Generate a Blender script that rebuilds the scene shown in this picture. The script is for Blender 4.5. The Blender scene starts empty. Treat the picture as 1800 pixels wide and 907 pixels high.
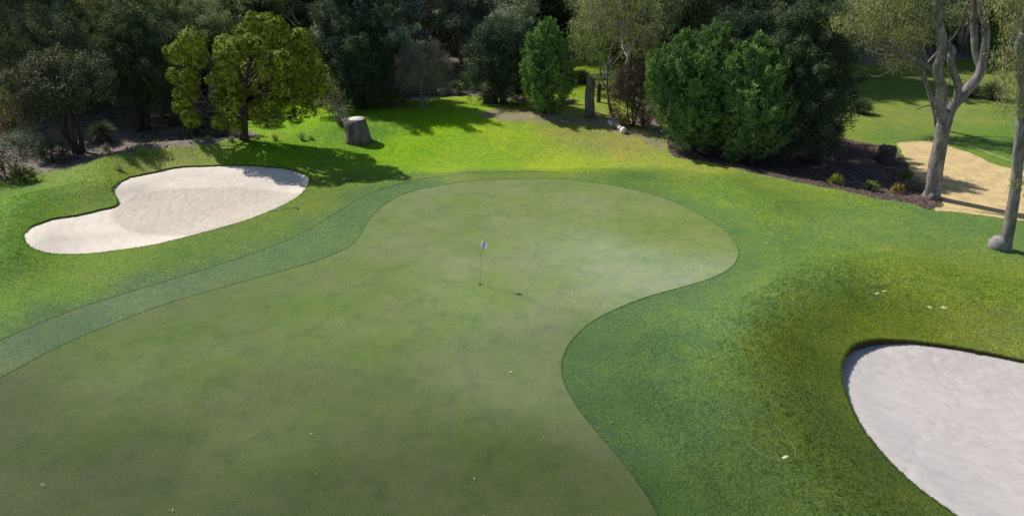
import bpy, math, random
import numpy as np
from mathutils import Vector
from mathutils.geometry import delaunay_2d_cdt

# ------------------------------------------------------------------ camera, world, sun, exposure
SC = bpy.context.scene
COL = SC.collection
F = 1386.0                      # focal length in photo pixels (photo 1800 x 907)
CAMH = 16.0
PITCH = math.radians(25.2)
cam_d = bpy.data.cameras.new('camera'); cam = bpy.data.objects.new('camera', cam_d); COL.objects.link(cam)
cam_d.sensor_width = 36.0; cam_d.lens = 36.0 * F / 1800.0
cam_d.clip_start = 0.3; cam_d.clip_end = 3000
cam.location = (0, 0, CAMH); cam.rotation_euler = (math.pi/2 - PITCH, 0, 0)
SC.camera = cam

SUN_EL = math.radians(45); SUN_DIR = np.array([-0.81, 0.586])      # horizontal direction towards the sun
world = bpy.data.worlds.new('World'); SC.world = world; world.use_nodes = True
wn = world.node_tree.nodes; wl = world.node_tree.links
bg = wn['Background']; sky = wn.new('ShaderNodeTexSky'); sky.sky_type = 'NISHITA'; sky.sun_disc = False
sky.sun_elevation = SUN_EL; sky.sun_rotation = math.atan2(SUN_DIR[0], SUN_DIR[1]); sky.air_density = 1.0; sky.dust_density = 0.6
wl.new(sky.outputs[0], bg.inputs[0]); bg.inputs[1].default_value = 0.088
sun_d = bpy.data.lights.new('sun', 'SUN'); sun_d.energy = 4.6; sun_d.angle = math.radians(0.5); sun_d.color = (1.0, 0.95, 0.86)
sun = bpy.data.objects.new('sun', sun_d); COL.objects.link(sun)
sv = Vector((SUN_DIR[0]*math.cos(SUN_EL), SUN_DIR[1]*math.cos(SUN_EL), math.sin(SUN_EL)))
sun.rotation_euler = sv.to_track_quat('Z', 'Y').to_euler(); sun.location = (-40, 20, 60)
SC.view_settings.view_transform = 'Standard'; SC.view_settings.look = 'None'
SC.view_settings.exposure = 0.24; SC.view_settings.gamma = 1.0; SC.view_settings.use_curve_mapping = False
SC.cycles.max_bounces = 6; SC.cycles.diffuse_bounces = 3; SC.cycles.glossy_bounces = 2
SC.cycles.transmission_bounces = 2; SC.cycles.transparent_max_bounces = 4
SC.cycles.use_denoising = True

rng = np.random.default_rng(11)
cT, sT = math.cos(PITCH), math.sin(PITCH)

# ------------------------------------------------------------------ small maths helpers
def ray(u, v):
    a = (u-900.0)/F; b = (453.5-v)/F
    return np.array([a, cT + b*sT, -sT + b*cT])
def flat(u, v):
    d = ray(u, v); t = CAMH/-d[2]; return np.array([d[0]*t, d[1]*t])
def at(u, v, Y):                                   # world point on the plane y = Y seen at a photo pixel
    d = ray(u, v); t = Y/d[1]; return np.array([d[0]*t, Y, CAMH + d[2]*t])
def to_px(x, y, z):
    dz = z-CAMH; fw = y*cT - dz*sT; up = y*sT + dz*cT
    fw = np.maximum(fw, 0.5)
    return 900 + F*x/fw, 453.5 - F*up/fw
def smooth(a, b, x):
    t = np.clip((x-a)/(b-a), 0, 1); return t*t*(3-2*t)
def poly_dist(P, poly, closed=True):
    P = np.asarray(P, float); poly = np.asarray(poly, float); best = np.full(len(P), 1e9)
    n = len(poly)
    for i in range(n if closed else n-1):
        a = poly[i]; b = poly[(i+1) % n]; ab = b-a; L = ab@ab + 1e-12
        t = np.clip(((P-a)@ab)/L, 0, 1); q = a + t[:, None]*ab
        best = np.minimum(best, ((P-q)**2).sum(1))
    return np.sqrt(best)
def inside(P, poly):
    P = np.asarray(P, float); poly = np.asarray(poly, float); r = np.zeros(len(P), bool); n = len(poly)
    x = P[:, 0]; y = P[:, 1]
    for i in range(n):
        x1, y1 = poly[i]; x2, y2 = poly[(i+1) % n]
        if y1 == y2: continue
        c = ((y1 > y) != (y2 > y)) & (x < (x2-x1)*(y-y1)/(y2-y1) + x1); r ^= c
    return r
def sdist(P, poly):
    d = poly_dist(P, poly); return np.where(inside(P, poly), d, -d)
def catmull(pts, sub=6, closed=True):
    pts = np.asarray(pts, float); n = len(pts); out = []
    for i in range(n if closed else n-1):
        p0 = pts[(i-1) % n] if closed or i > 0 else pts[i]
        p1 = pts[i]; p2 = pts[(i+1) % n]
        p3 = pts[(i+2) % n] if closed or i+2 < n else p2
        for k in range(sub):
            t = k/sub
            out.append(0.5*((2*p1)+(-p0+p2)*t+(2*p0-5*p1+4*p2-p3)*t*t+(-p0+3*p1-3*p2+p3)*t**3))
    if not closed: out.append(pts[-1])
    return np.array(out)
def nz(x, y, s, seed=0):                            # cheap smooth noise in about -1..1
    r = 0
    k = np.random.default_rng(seed+77)
    for i in range(5):
        a = k.uniform(0, 6.28); f = s*k.uniform(.6, 1.7); r = r + np.sin((x*math.cos(a)+y*math.sin(a))*f + k.uniform(0, 6.28))
    return r/3.2

# ------------------------------------------------------------------ terrain height
LOW = np.array([flat(*p) for p in [(1165,255),(1200,275),(1300,298),(1430,327),(1530,348),(1640,374),(1760,388),(1900,410),(2300,500),(2600,420),(2500,160),(1900,60),(1480,95),(1420,150),(1300,200)]])
RIDGE_L = np.array([flat(*p) for p in [(10,470),(15,410),(60,368),(180,340),(190,300),(270,275),(400,266),(520,280)]])
RIDGE_R = np.array([flat(*p) for p in [(1500,930),(1385,780),(1335,680),(1335,590),(1385,535),(1480,508),(1620,515),(1780,550),(1980,620)]])
CREST = np.array([flat(*p) for p in [(840,305),(1000,306),(1150,314),(1260,332),(1340,368)]])
BACK = np.array([flat(*p) for p in [(700,205),(850,205),(1000,210),(1120,235)]])
def gauss(x, y, px, rx, ry, h):
    c = flat(*px); return h*np.exp(-((x-c[0])/rx)**2-((y-c[1])/ry)**2)
def H(x, y):
    x = np.atleast_1d(np.asarray(x, float)); y = np.atleast_1d(np.asarray(y, float)); P = np.stack([x, y], 1)
    z = 0.05*nz(x, y, .25, 1) + 0.015*nz(x, y, .9, 2)
    z = z + 0.80*np.exp(-(poly_dist(P, RIDGE_L, False)/1.9)**2)
    z = z + 0.80*np.exp(-(poly_dist(P, RIDGE_R, False)/2.3)**2)
    z = z + 0.50*np.exp(-(poly_dist(P, CREST, False)/2.0)**2)
    z = z + 0.45*np.exp(-(poly_dist(P, BACK, False)/4.0)**2)
    z = z + gauss(x, y, (930,272), 9, 4.0, -0.7)
    z = z + gauss(x, y, (1560,440), 7, 5, 0.5)
    z = z + gauss(x, y, (250,560), 9, 3, -0.2)
    z = z - 0.9*smooth(0, 4.0, sdist(P, LOW))*smooth(150, 90, y)
    z = z + np.maximum(y-85, 0)*0.022 + 0.25*nz(x, y, .06, 5)*smooth(60, 110, y)
    return z
def W(u, v):                                        # where a photo pixel meets the ground
    d = ray(u, v); t = CAMH/-d[2]
    for _ in range(8):
        z = H(d[0]*t, d[1]*t)[0]; t += (CAMH + d[2]*t - z)/-d[2]*0.9
    return np.array([d[0]*t, d[1]*t])
def WP(pts): return np.array([W(*p) for p in pts])

# ------------------------------------------------------------------ linking helpers
def tag(o, label=None, cat=None, group=None, kind=None):
    if label: o['label'] = label
    if cat: o['category'] = cat
    if group: o['group'] = group
    if kind: o['kind'] = kind
    return o
def mesh_np(name, V, Fs, mat=None, attrs=None, smooth_=False):
    """V (n,3); Fs array (m,k) all the same k, or list of such arrays"""
    V = np.asarray(V, np.float32)
    if not isinstance(Fs, list): Fs = [Fs]
    Fs = [np.asarray(f, np.int32) for f in Fs if len(f)]
    me = bpy.data.meshes.new(name)
    me.vertices.add(len(V)); me.vertices.foreach_set('co', V.ravel())
    loops = np.concatenate([f.ravel() for f in Fs]); tot = np.concatenate([np.full(len(f), f.shape[1], np.int32) for f in Fs])
    st = np.concatenate([[0], np.cumsum(tot)[:-1]]).astype(np.int32)
    me.loops.add(len(loops)); me.loops.foreach_set('vertex_index', loops)
    me.polygons.add(len(tot)); me.polygons.foreach_set('loop_start', st); me.polygons.foreach_set('loop_total', tot)
    if smooth_: me.polygons.foreach_set('use_smooth', np.ones(len(tot), bool))
    me.update(calc_edges=True)
    for k, (dom, arr) in (attrs or {}).items():
        arr = np.asarray(arr, np.float32)
        if arr.ndim == 2:
            a = me.attributes.new(k, 'FLOAT_COLOR', dom); c = np.ones((len(arr), 4), np.float32); c[:, :3] = arr; a.data.foreach_set('color', c.ravel())
        else:
            a = me.attributes.new(k, 'FLOAT', dom); a.data.foreach_set('value', arr)
    if mat: me.materials.append(mat)
    return me
def obj(name, me, parent=None, loc=None):
    o = bpy.data.objects.new(name, me); COL.objects.link(o)
    if parent is not None: o.parent = parent
    if loc is not None: o.location = loc
    return o
def empty(name, loc, rz=0, label=None, cat=None, group=None):
    o = bpy.data.objects.new(name, None); COL.objects.link(o); o.location = loc; o.rotation_euler = (0, 0, rz); o.empty_display_size = .3
    return tag(o, label, cat, group)
class Geo:
    def __init__(s): s.V = []; s.F3 = []; s.F4 = []; s.n = 0
    def add(s, V, F4=None, F3=None):
        V = np.asarray(V, float)
        if F4 is not None and len(F4): s.F4.append(np.asarray(F4)+s.n)
        if F3 is not None and len(F3): s.F3.append(np.asarray(F3)+s.n)
        s.V.append(V); s.n += len(V)
    def tube(s, pts, rad, n=8, cap=True, lump=0.0, sq=None):
        pts = np.asarray(pts, float); rad = np.broadcast_to(np.asarray(rad, float), (len(pts),)); m = len(pts)
        T = np.gradient(pts, axis=0); T /= np.linalg.norm(T, axis=1)[:, None]+1e-9
        ref = np.array([0.31, 0.95, 0.1]) if abs(T[0][2]) > .6 else np.array([0, 0, 1.0])
        V = np.zeros((m, n, 3)); a = np.linspace(0, 2*math.pi, n, endpoint=False)
        X = None
        for i in range(m):
            if X is None: X = ref
            X = X - T[i]*(X@T[i]); X /= np.linalg.norm(X)+1e-9; Y = np.cross(T[i], X)
            r = rad[i]*(1+lump*(np.sin(a*2+i*.7)+np.sin(a*3-i*1.1))*0.5) if lump else rad[i]*np.ones(n)
            V[i] = pts[i] + np.outer(np.cos(a)*r, X) + np.outer(np.sin(a)*r, Y)
        idx = np.arange(m*n).reshape(m, n); A = idx[:-1]; B = idx[1:]
        F4 = np.stack([A, np.roll(A, -1, 1), np.roll(B, -1, 1), B], -1).reshape(-1, 4)
        V = V.reshape(-1, 3); F3 = []
        if cap:
            V = np.vstack([V, pts[0], pts[-1]]); c0 = m*n; c1 = m*n+1
            for j in range(n):
                k = (j+1) % n; F3.append((c0, idx[0, k], idx[0, j])); F3.append((c1, idx[-1, j], idx[-1, k]))
        s.add(V, F4, F3 if cap else None)
    def box(s, c, d, rz=0, rx=0):
        c = np.asarray(c); d = np.asarray(d)/2
        V = np.array([(x, y, z) for x in (-1, 1) for y in (-1, 1) for z in (-1, 1)])*d
        ca, sa = math.cos(rx), math.sin(rx); V = np.stack([V[:, 0], V[:, 1]*ca-V[:, 2]*sa, V[:, 1]*sa+V[:, 2]*ca], 1)
        ca, sa = math.cos(rz), math.sin(rz); V = np.stack([V[:, 0]*ca-V[:, 1]*sa, V[:, 0]*sa+V[:, 1]*ca, V[:, 2]], 1)
        s.add(V+c, [(0,1,3,2),(4,6,7,5),(0,4,5,1),(2,3,7,6),(0,2,6,4),(1,5,7,3)])
    def mesh(s, name, mat, attrs=None, smooth_=True):
        return mesh_np(name, np.vstack(s.V), [np.vstack(q) for q in (s.F4, s.F3) if q], mat, attrs, smooth_)

# ------------------------------------------------------------------ materials
def lin(c):
    c = np.asarray(c, float)/255.0; return np.where(c <= .04045, c/12.92, ((c+.055)/1.055)**2.4)
def newmat(name):
    m = bpy.data.materials.new(name); m.use_nodes = True; nt = m.node_tree
    for n in list(nt.nodes): nt.nodes.remove(n)
    out = nt.nodes.new('ShaderNodeOutputMaterial'); return m, nt, out
def N(nt, t, **kw):
    n = nt.nodes.new(t)
    for k, v in kw.items(): setattr(n, k, v)
    return n
def noise(nt, scale, detail=4, rough=.55, vec=None, dist=0):
    n = N(nt, 'ShaderNodeTexNoise'); n.inputs['Scale'].default_value = scale; n.inputs['Detail'].default_value = detail
    n.inputs['Roughness'].default_value = rough; n.inputs['Distortion'].default_value = dist
    if vec is None:
        g = N(nt, 'ShaderNodeNewGeometry'); vec = g.outputs['Position']
    nt.links.new(vec, n.inputs['Vector']); return n.outputs['Fac']
def ramp(nt, fac, stops):
    r = N(nt, 'ShaderNodeValToRGB'); e = r.color_ramp.elements
    while len(e) < len(stops): e.new(0.5)
    for i, (p, c) in enumerate(stops):
        e[i].position = p; e[i].color = (*c, 1) if len(c) == 3 else c
    nt.links.new(fac, r.inputs[0]); return r.outputs[0]
def mixc(nt, fac, a, b, mode='MIX'):
    m = N(nt, 'ShaderNodeMix', data_type='RGBA', blend_type=mode)
    for s, v in ((0, fac), (6, a), (7, b)):
        if hasattr(v, 'is_linked') or hasattr(v, 'links'): nt.links.new(v, m.inputs[s])
        elif isinstance(v, (int, float)): m.inputs[s].default_value = v
        else: m.inputs[s].default_value = (*v, 1)
    return m.outputs[2]
def math_(nt, op, a, b=0.0, c=None):
    m = N(nt, 'ShaderNodeMath', operation=op)
    for i, v in enumerate((a, b) if c is None else (a, b, c)):
        if isinstance(v, (int, float)): m.inputs[i].default_value = v
        else: nt.links.new(v, m.inputs[i])
    return m.outputs[0]
def bump(nt, h, strength, dist):
    b = N(nt, 'ShaderNodeBump'); b.inputs['Strength'].default_value = strength; b.inputs['Distance'].default_value = dist
    nt.links.new(h, b.inputs['Height']); return b.outputs[0]
def bsdf(nt, out, col, rough=.8, spec=.3, normal=None, sheen=0, sheen_r=.5, sheen_t=(1,1,1)):
    p = N(nt, 'ShaderNodeBsdfPrincipled')
    if hasattr(col, 'links'): nt.links.new(col, p.inputs['Base Color'])
    else: p.inputs['Base Color'].default_value = (*col, 1)
    p.inputs['Roughness'].default_value = rough; p.inputs['Specular IOR Level'].default_value = spec
    if sheen:
        p.inputs['Sheen Weight'].default_value = sheen; p.inputs['Sheen Roughness'].default_value = sheen_r; p.inputs['Sheen Tint'].default_value = (*sheen_t, 1)
    if normal is not None: nt.links.new(normal, p.inputs['Normal'])
    nt.links.new(p.outputs[0], out.inputs[0]); return p
def attr(nt, name, out='Color'):
    a = N(nt, 'ShaderNodeAttribute'); a.attribute_name = name; return a.outputs[out]

def grass_mat(name, fine, coarse, bumpd, sheen, spec, rough, contrast):
    sheen, spec = 0, .08
    m, nt, out = newmat(name)
    c = attr(nt, 'Col')
    n1 = noise(nt, fine, 3, .7); n2 = noise(nt, coarse, 5, .6); n3 = noise(nt, coarse*.22, 4, .6)
    k = contrast
    n4 = noise(nt, coarse*3.2, 5, .7)
    c = mixc(nt, 1.0, c, ramp(nt, n1, [(.36, (1-1.5*k, 1-1.4*k, 1-1.3*k)), (.5, (1, 1, 1)), (.64, (1+1.4*k, 1+1.25*k, 1+1.5*k))]), 'MULTIPLY')
    c = mixc(nt, 1.0, c, ramp(nt, n4, [(.34, (1-.75*k, 1-.6*k, 1-.4*k)), (.5, (1, 1, 1)), (.66, (1+.6*k, 1+.45*k, 1+.8*k))]), 'MULTIPLY')
    c = mixc(nt, 1.0, c, ramp(nt, n2, [(.34, (1-.55*k, 1-.3*k, 1+.3*k)), (.66, (1+.5*k, 1+.25*k, 1-.4*k))]), 'MULTIPLY')
    c = mixc(nt, 1.0, c, ramp(nt, n3, [(.34, (.84, .92, .95)), (.66, (1.16, 1.07, 1.0))]), 'MULTIPLY')
    b = bump(nt, n1, .8, bumpd)
    bsdf(nt, out, c, rough, spec, b, sheen, .45, (.9, 1, .85))
    return m
M = {}
# putting green: short, greyish green with mottles
def green_mat():
    m, nt, out = newmat('putting_green')
    c = attr(nt, 'Col')
    n1 = noise(nt, 15, 4, .75); n2 = noise(nt, .9, 6, .62, dist=.6); n3 = noise(nt, .28, 4, .6); n4 = noise(nt, 2.6, 4, .6)
    c = mixc(nt, 1.0, c, ramp(nt, n1, [(.36, (.82, .83, .84)), (.64, (1.18, 1.16, 1.14))]), 'MULTIPLY')
    c = mixc(nt, 1.0, c, ramp(nt, n2, [(.32, (.80, .84, .88)), (.45, (.96, .97, .98)), (.68, (1.10, 1.07, 1.0))]), 'MULTIPLY')
    c = mixc(nt, 1.0, c, ramp(nt, n3, [(.35, (.88, .97, .78)), (.65, (1.10, 1.03, 1.22))]), 'MULTIPLY')
    c = mixc(nt, 1.0, c, ramp(nt, n4, [(.28, (.9, .92, .92)), (.5, (1, 1, 1)), (.75, (1.05, 1.05, 1.02))]), 'MULTIPLY')
    bsdf(nt, out, c, .7, .05, bump(nt, n1, .35, .012)); return m
M['green'] = green_mat()
M['fringe'] = grass_mat('fringe_grass', 15, 1.9, .04, .3, .3, .55, .26)
M['lawn'] = grass_mat('lawn_grass', 12, 1.3, .07, .25, .25, .6, .27)
def blade_mat():
    m, nt, out = newmat('grass_blades'); c = attr(nt, 'Col')
    d = N(nt, 'ShaderNodeBsdfPrincipled'); nt.links.new(c, d.inputs['Base Color']); d.inputs['Roughness'].default_value = .6; d.inputs['Specular IOR Level'].default_value = .1
    t = N(nt, 'ShaderNodeBsdfTranslucent'); nt.links.new(mixc(nt, 1.0, c, (1.1, 1.25, .6), 'MULTIPLY'), t.inputs[0])
    x = N(nt, 'ShaderNodeMixShader'); x.inputs[0].default_value = .4; nt.links.new(d.outputs[0], x.inputs[1]); nt.links.new(t.outputs[0], x.inputs[2]); nt.links.new(x.outputs[0], out.inputs[0])
    return m
M['blade'] = blade_mat()
def sand_mat(name, base, amt, ctr=(0, 0, 0)):
    m, nt, out = newmat(name)
    rk = attr(nt, 'raked', 'Fac')
    n1 = noise(nt, 40, 3, .7); n2 = noise(nt, 1.3, 5, .6, dist=1.0); n3 = noise(nt, 7, 5, .7, dist=.8)
    c = mixc(nt, 1.0, base, ramp(nt, n2, [(.3, (.90, .90, .91)), (.7, (1.06, 1.05, 1.03))]), 'MULTIPLY')
    c = mixc(nt, 1.0, c, ramp(nt, n1, [(.3, (.93, .93, .93)), (.7, (1.05, 1.05, 1.05))]), 'MULTIPLY')
    sp = ramp(nt, n3, [(.36, (.84, .83, .82)), (.47, (.98, .98, .98)), (.6, (1.04, 1.04, 1.04))])
    c = mixc(nt, rk, c, mixc(nt, 1.0, c, sp, 'MULTIPLY'))
    c = mixc(nt, rk, c, mixc(nt, 1.0, c, (amt, amt*.985, amt*.96), 'MULTIPLY'))
    wv = N(nt, 'ShaderNodeTexWave'); wv.wave_type = 'RINGS'; wv.rings_direction = 'Z'; wv.inputs['Scale'].default_value = .55; wv.inputs['Distortion'].default_value = 7; wv.inputs['Detail'].default_value = 3; wv.inputs['Detail Scale'].default_value = .7
    mp = N(nt, 'ShaderNodeMapping'); mp.inputs['Location'].default_value = ctr; g_ = N(nt, 'ShaderNodeNewGeometry'); nt.links.new(g_.outputs['Position'], mp.inputs[0]); nt.links.new(mp.outputs[0], wv.inputs[0])
    c = mixc(nt, 1.0, c, ramp(nt, wv.outputs['Fac'], [(0, (.965, .96, .955)), (.3, (1, 1, 1)), (1, (1.01, 1.01, 1.01))]), 'MULTIPLY')
    h = math_(nt, 'ADD', math_(nt, 'MULTIPLY', n1, .25), math_(nt, 'MULTIPLY', n3, math_(nt, 'ADD', rk, .12)))
    bsdf(nt, out, c, .9, .15, bump(nt, h, .4, .05)); return m
M['sand_l'] = sand_mat('bunker_sand_warm', (.67, .605, .53), .80, (14, -42, 0))
M['sand_r'] = sand_mat('bunker_sand_grey', (.50, .465, .455), .90, (-17, -27, 0))
def ground_mat(name, stops, fine, rough=.9, bd=.06, coarse=1.1):
    m, nt, out = newmat(name)
    n1 = noise(nt, fine, 5, .75); n2 = noise(nt, coarse, 5, .6)
    c = ramp(nt, n1, stops)
    c = mixc(nt, 1.0, c, ramp(nt, n2, [(.3, (.8, .8, .8)), (.7, (1.18, 1.15, 1.1))]), 'MULTIPLY')
    bsdf(nt, out, c, rough, .15, bump(nt, n1, .9, bd)); return m
M['path'] = ground_mat('path_sand', [(.25, (.36, .26, .13)), (.5, (.56, .43, .22)), (.8, (.66, .52, .29))], 7, bd=.03)
M['mulch'] = ground_mat('wood_mulch', [(.25, (.055, .038, .032)), (.5, (.13, .095, .085)), (.75, (.25, .19, .17))], 9)
M['floor'] = ground_mat('woodland_litter', [(.25, (.09, .075, .06)), (.5, (.22, .18, .16)), (.78, (.38, .32, .30))], 5)
M['lip'] = ground_mat('bunker_lip_soil', [(.3, (.05, .038, .02)), (.6, (.09, .075, .035)), (.8, (.13, .12, .05))], 20)
M['bare'] = ground_mat('dry_grass_patch', [(.3, (.13, .14, .05)), (.5, (.24, .22, .115)), (.75, (.36, .31, .20))], 6)
def bark_mat(name, stops, scale=3.0, z=.35, rough=.85, bd=.03):
    m, nt, out = newmat(name)
    tc = N(nt, 'ShaderNodeTexCoord'); mp = N(nt, 'ShaderNodeMapping'); mp.inputs['Scale'].default_value = (1, 1, z)
    nt.links.new(tc.outputs['Object'], mp.inputs[0])
    n1 = noise(nt, scale, 6, .7, mp.outputs[0], .5); n2 = noise(nt, scale*5, 4, .7, mp.outputs[0])
    c = ramp(nt, n1, stops); c = mixc(nt, 1.0, c, ramp(nt, n2, [(.3, (.7, .7, .7)), (.7, (1.2, 1.2, 1.2))]), 'MULTIPLY')
    bsdf(nt, out, c, rough, .2, bump(nt, n2, .8, bd)); return m
M['bark_gum'] = bark_mat('smooth_gum_bark', [(.3, (.10, .085, .083)), (.48, (.21, .185, .18)), (.66, (.38, .345, .33))])
M['bark_pale'] = bark_mat('pale_gum_bark', [(.3, (.28, .25, .22)), (.6, (.5, .46, .42)), (.8, (.62, .6, .56))])
M['bark_dark'] = bark_mat('dark_rough_bark', [(.3, (.035, .028, .026)), (.6, (.09, .07, .065)), (.8, (.15, .12, .11))], 5)
M['deadwood'] = bark_mat('grey_dead_wood', [(.3, (.12, .10, .095)), (.55, (.26, .23, .22)), (.8, (.42, .39, .37))], 6, .15)
M['cutwood'] = bark_mat('sawn_wood_face', [(.3, (.50, .48, .47)), (.6, (.66, .64, .62)), (.8, (.74, .72, .69))], 6, 1)
M['whitewood'] = bark_mat('bleached_log', [(.3, (.66, .63, .53)), (.6, (.8, .78, .7)), (.8, (.82, .8, .74))], 6, 1)
M['stumpwood'] = bark_mat('weathered_stump_bark', [(.3, (.05, .042, .038)), (.5, (.14, .12, .108)), (.7, (.30, .26, .24))], 4, .15)
M['stone'] = bark_mat('grey_stone', [(.3, (.16, .15, .15)), (.55, (.30, .28, .28)), (.8, (.45, .43, .42))], 4, 1)
def plain(name, c, rough=.5, spec=.4):
    m, nt, out = newmat(name); n1 = noise(nt, 30, 3)
    bsdf(nt, out, mixc(nt, 1.0, c, ramp(nt, n1, [(.3, (.88, .88, .88)), (.7, (1.1, 1.1, 1.1))]), 'MULTIPLY'), rough, spec); return m
def leaf_mat(name, dark, mid, light, trans=.3, spec=.35, rough=.45):
    m, nt, out = newmat(name); t = attr(nt, 'tint', 'Fac')
    c = ramp(nt, t, [(.0, dark), (.5, mid), (1.0, light)])
    oi = N(nt, 'ShaderNodeObjectInfo'); c = mixc(nt, 1.0, c, ramp(nt, oi.outputs['Random'], [(0, (.82, .86, .9)), (.5, (1, 1, 1)), (1, (1.2, 1.12, .95))]), 'MULTIPLY')
    d = N(nt, 'ShaderNodeBsdfPrincipled'); nt.links.new(c, d.inputs['Base Color']); d.inputs['Roughness'].default_value = rough; d.inputs['Specular IOR Level'].default_value = spec
    tr = N(nt, 'ShaderNodeBsdfTranslucent'); nt.links.new(mixc(nt, 1.0, c, (1.15, 1.2, .6), 'MULTIPLY'), tr.inputs[0])
    x = N(nt, 'ShaderNodeMixShader'); x.inputs[0].default_value = trans; nt.links.new(d.outputs[0], x.inputs[1]); nt.links.new(tr.outputs[0], x.inputs[2]); nt.links.new(x.outputs[0], out.inputs[0])
    return m
M['leaf_wattle'] = leaf_mat('wattle_leaves', (.055, .09, .016), (.17, .235, .026), (.39, .46, .055), .05, .08, .6)
M['leaf_green'] = leaf_mat('cypress_leaves', (0.085, 0.157, 0.048), (0.170, 0.278, 0.083), (0.303, 0.412, 0.133), .15, .1, .6)
M['leaf_dark'] = leaf_mat('casuarina_needles', (0.034, 0.060, 0.036), (0.074, 0.114, 0.062), (0.152, 0.191, 0.093), .1, .1, .6)
M['leaf_olive'] = leaf_mat('gum_leaves_olive', (0.100, 0.126, 0.055), (0.209, 0.249, 0.126), (0.420, 0.420, 0.276), .32, .15, .55)
M['leaf_grey'] = leaf_mat('gum_leaves_grey', (0.095, 0.130, 0.104), (0.204, 0.263, 0.217), (0.463, 0.500, 0.430), .32, .15, .55)
M['leaf_brown'] = leaf_mat('dry_brown_leaves', (0.156, 0.119, 0.085), (0.325, 0.248, 0.181), (0.500, 0.463, 0.342), .2)
M['leaf_deep'] = leaf_mat('deep_green_leaves', (0.035, 0.052, 0.037), (0.083, 0.101, 0.061), (0.241, 0.241, 0.128), .12, .12, .55)
M['leaf_rust'] = leaf_mat('rusty_leaves', (.05, .03, .022), (.11, .065, .045), (.19, .125, .085), .12)
M['leaf_gold'] = leaf_mat('golden_leaves', (0.167, 0.131, 0.023), (0.354, 0.278, 0.047), (0.558, 0.466, 0.094), .3)
M['spike'] = leaf_mat('grass_tree_spikes', (.07, .10, .04), (.15, .19, .09), (.26, .30, .17), .2)
M['weed'] = leaf_mat('pale_weeds', (.12, .17, .08), (.22, .28, .15), (.38, .42, .28), .3)
M['skirt'] = leaf_mat('dead_spike_skirt', (.04, .03, .025), (.09, .07, .055), (.15, .12, .09), .1)

# ------------------------------------------------------------------ regions of the ground
def S(pts, sub=5): return catmull(WP(pts), sub)
GREEN_PX = [(-420,900),(-200,760),(0,663),(100,610),(200,568),(300,531),(400,502),(500,475),(570,453),(612,434),(633,412),(650,384),(680,357),(722,337),(780,325),(850,317),(930,314),(1000,316),(1070,325),(1140,340),(1200,361),(1250,388),(1284,415),(1298,440),(1292,462),(1268,481),(1220,499),(1150,518),(1090,540),(1040,566),(1006,597),(990,627),(988,658),(1001,692),(1030,736),(1070,782),(1110,832),(1140,875),(1160,920),(1170,1010),(1120,1150),(900,1350),(300,1400),(-300,1200)]
FRINGE_PX = [(-560,960),(-260,720),(0,598),(100,555),(200,521),(300,491),(400,460),(480,432),(545,402),(590,374),(640,345),(700,324),(765,311),(850,303),(930,302),(1000,304),(1080,309),(1160,320),(1240,340),(1310,370),(1360,410),(1375,455),(1350,500),(1280,530),(1200,556),(1130,590),(1095,630),(1092,680),(1130,735),(1190,800),(1230,860),(1255,920),(1280,1060),(1200,1260),(900,1500),(200,1560),(-520,1350)]
BUNL_PX = [(42,412),(60,395),(100,382),(165,370),(200,362),(207,352),(198,338),(204,324),(235,309),(290,297),(350,291),(420,289),(480,293),(525,301),(543,312),(540,328),(522,347),(480,369),(430,388),(360,408),(270,430),(190,442),(120,447),(75,443),(48,430)]
BUNR_PX = [(1479,660),(1484,628),(1500,606),(1530,597),(1570,596),(1620,600),(1690,610),(1760,624),(1850,645),(1980,690),(2060,760),(2050,860),(1950,960),(1840,985),(1740,945),(1660,890),(1600,845),(1550,795),(1510,742),(1490,700)]
MULCH_PX = [(1180,272),(1240,284),(1320,303),(1400,320),(1480,335),(1540,349),(1600,358),(1640,368),(1655,352),(1640,335),(1618,322),(1600,300),(1585,275),(1560,258),(1510,250),(1470,238),(1400,226),(1290,205),(1190,225)]
PATH_PX = [(1642,368),(1680,372),(1750,382),(1830,392),(2000,410),(2120,395),(2000,340),(1830,305),(1760,292),(1700,268),(1640,250),(1608,249),(1580,252),(1584,264),(1592,280),(1606,303),(1622,323),(1645,340),(1658,355)]
BARE_PX = [(840,197),(900,192),(960,197),(1010,206),(1060,212),(1110,225),(1150,236),(1170,252),(1160,262),(1125,248),(1070,228),(1010,220),(950,214),(890,213),(850,208)]
FLOOR_PX = [(-300,420),(-100,350),(40,312),(130,292),(200,274),(270,262),(330,256),(400,250),(440,247),(440,232),(380,215),(360,200),(450,185),(520,178),(600,180),(660,172),(740,176),(800,168),(900,176),(960,186),(985,150),(960,118),(1010,100),(1075,98),(1100,150),(1120,215),(1165,235),(1200,240),(1280,215),(1390,232),(1470,222),(1490,150),(1480,118),(1560,112),(1800,100),(2200,95),(3200,90)]
def jag(P, a, seed):
    r = np.random.default_rng(seed); return P + r.normal(0, a, P.shape)
GREEN = S(GREEN_PX, 6); FRINGE = S(FRINGE_PX, 5); BUNL = S(BUNL_PX, 14); BUNR = S(BUNR_PX, 14)
BUNL = BUNL + np.random.default_rng(8).normal(0, .018, BUNL.shape); BUNR = BUNR + np.random.default_rng(9).normal(0, .012, BUNR.shape)
MULCH = jag(S(MULCH_PX, 6), .06, 1); PATH = jag(S(PATH_PX, 6), .07, 2); BARE = jag(S(BARE_PX, 6), .18, 3)
fl = catmull(WP(FLOOR_PX), 4, False); fl = jag(fl, .25, 4)
FLOORP = np.vstack([fl, [(420, 160), (420, 420), (-420, 420), (-420, 60)]])
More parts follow.
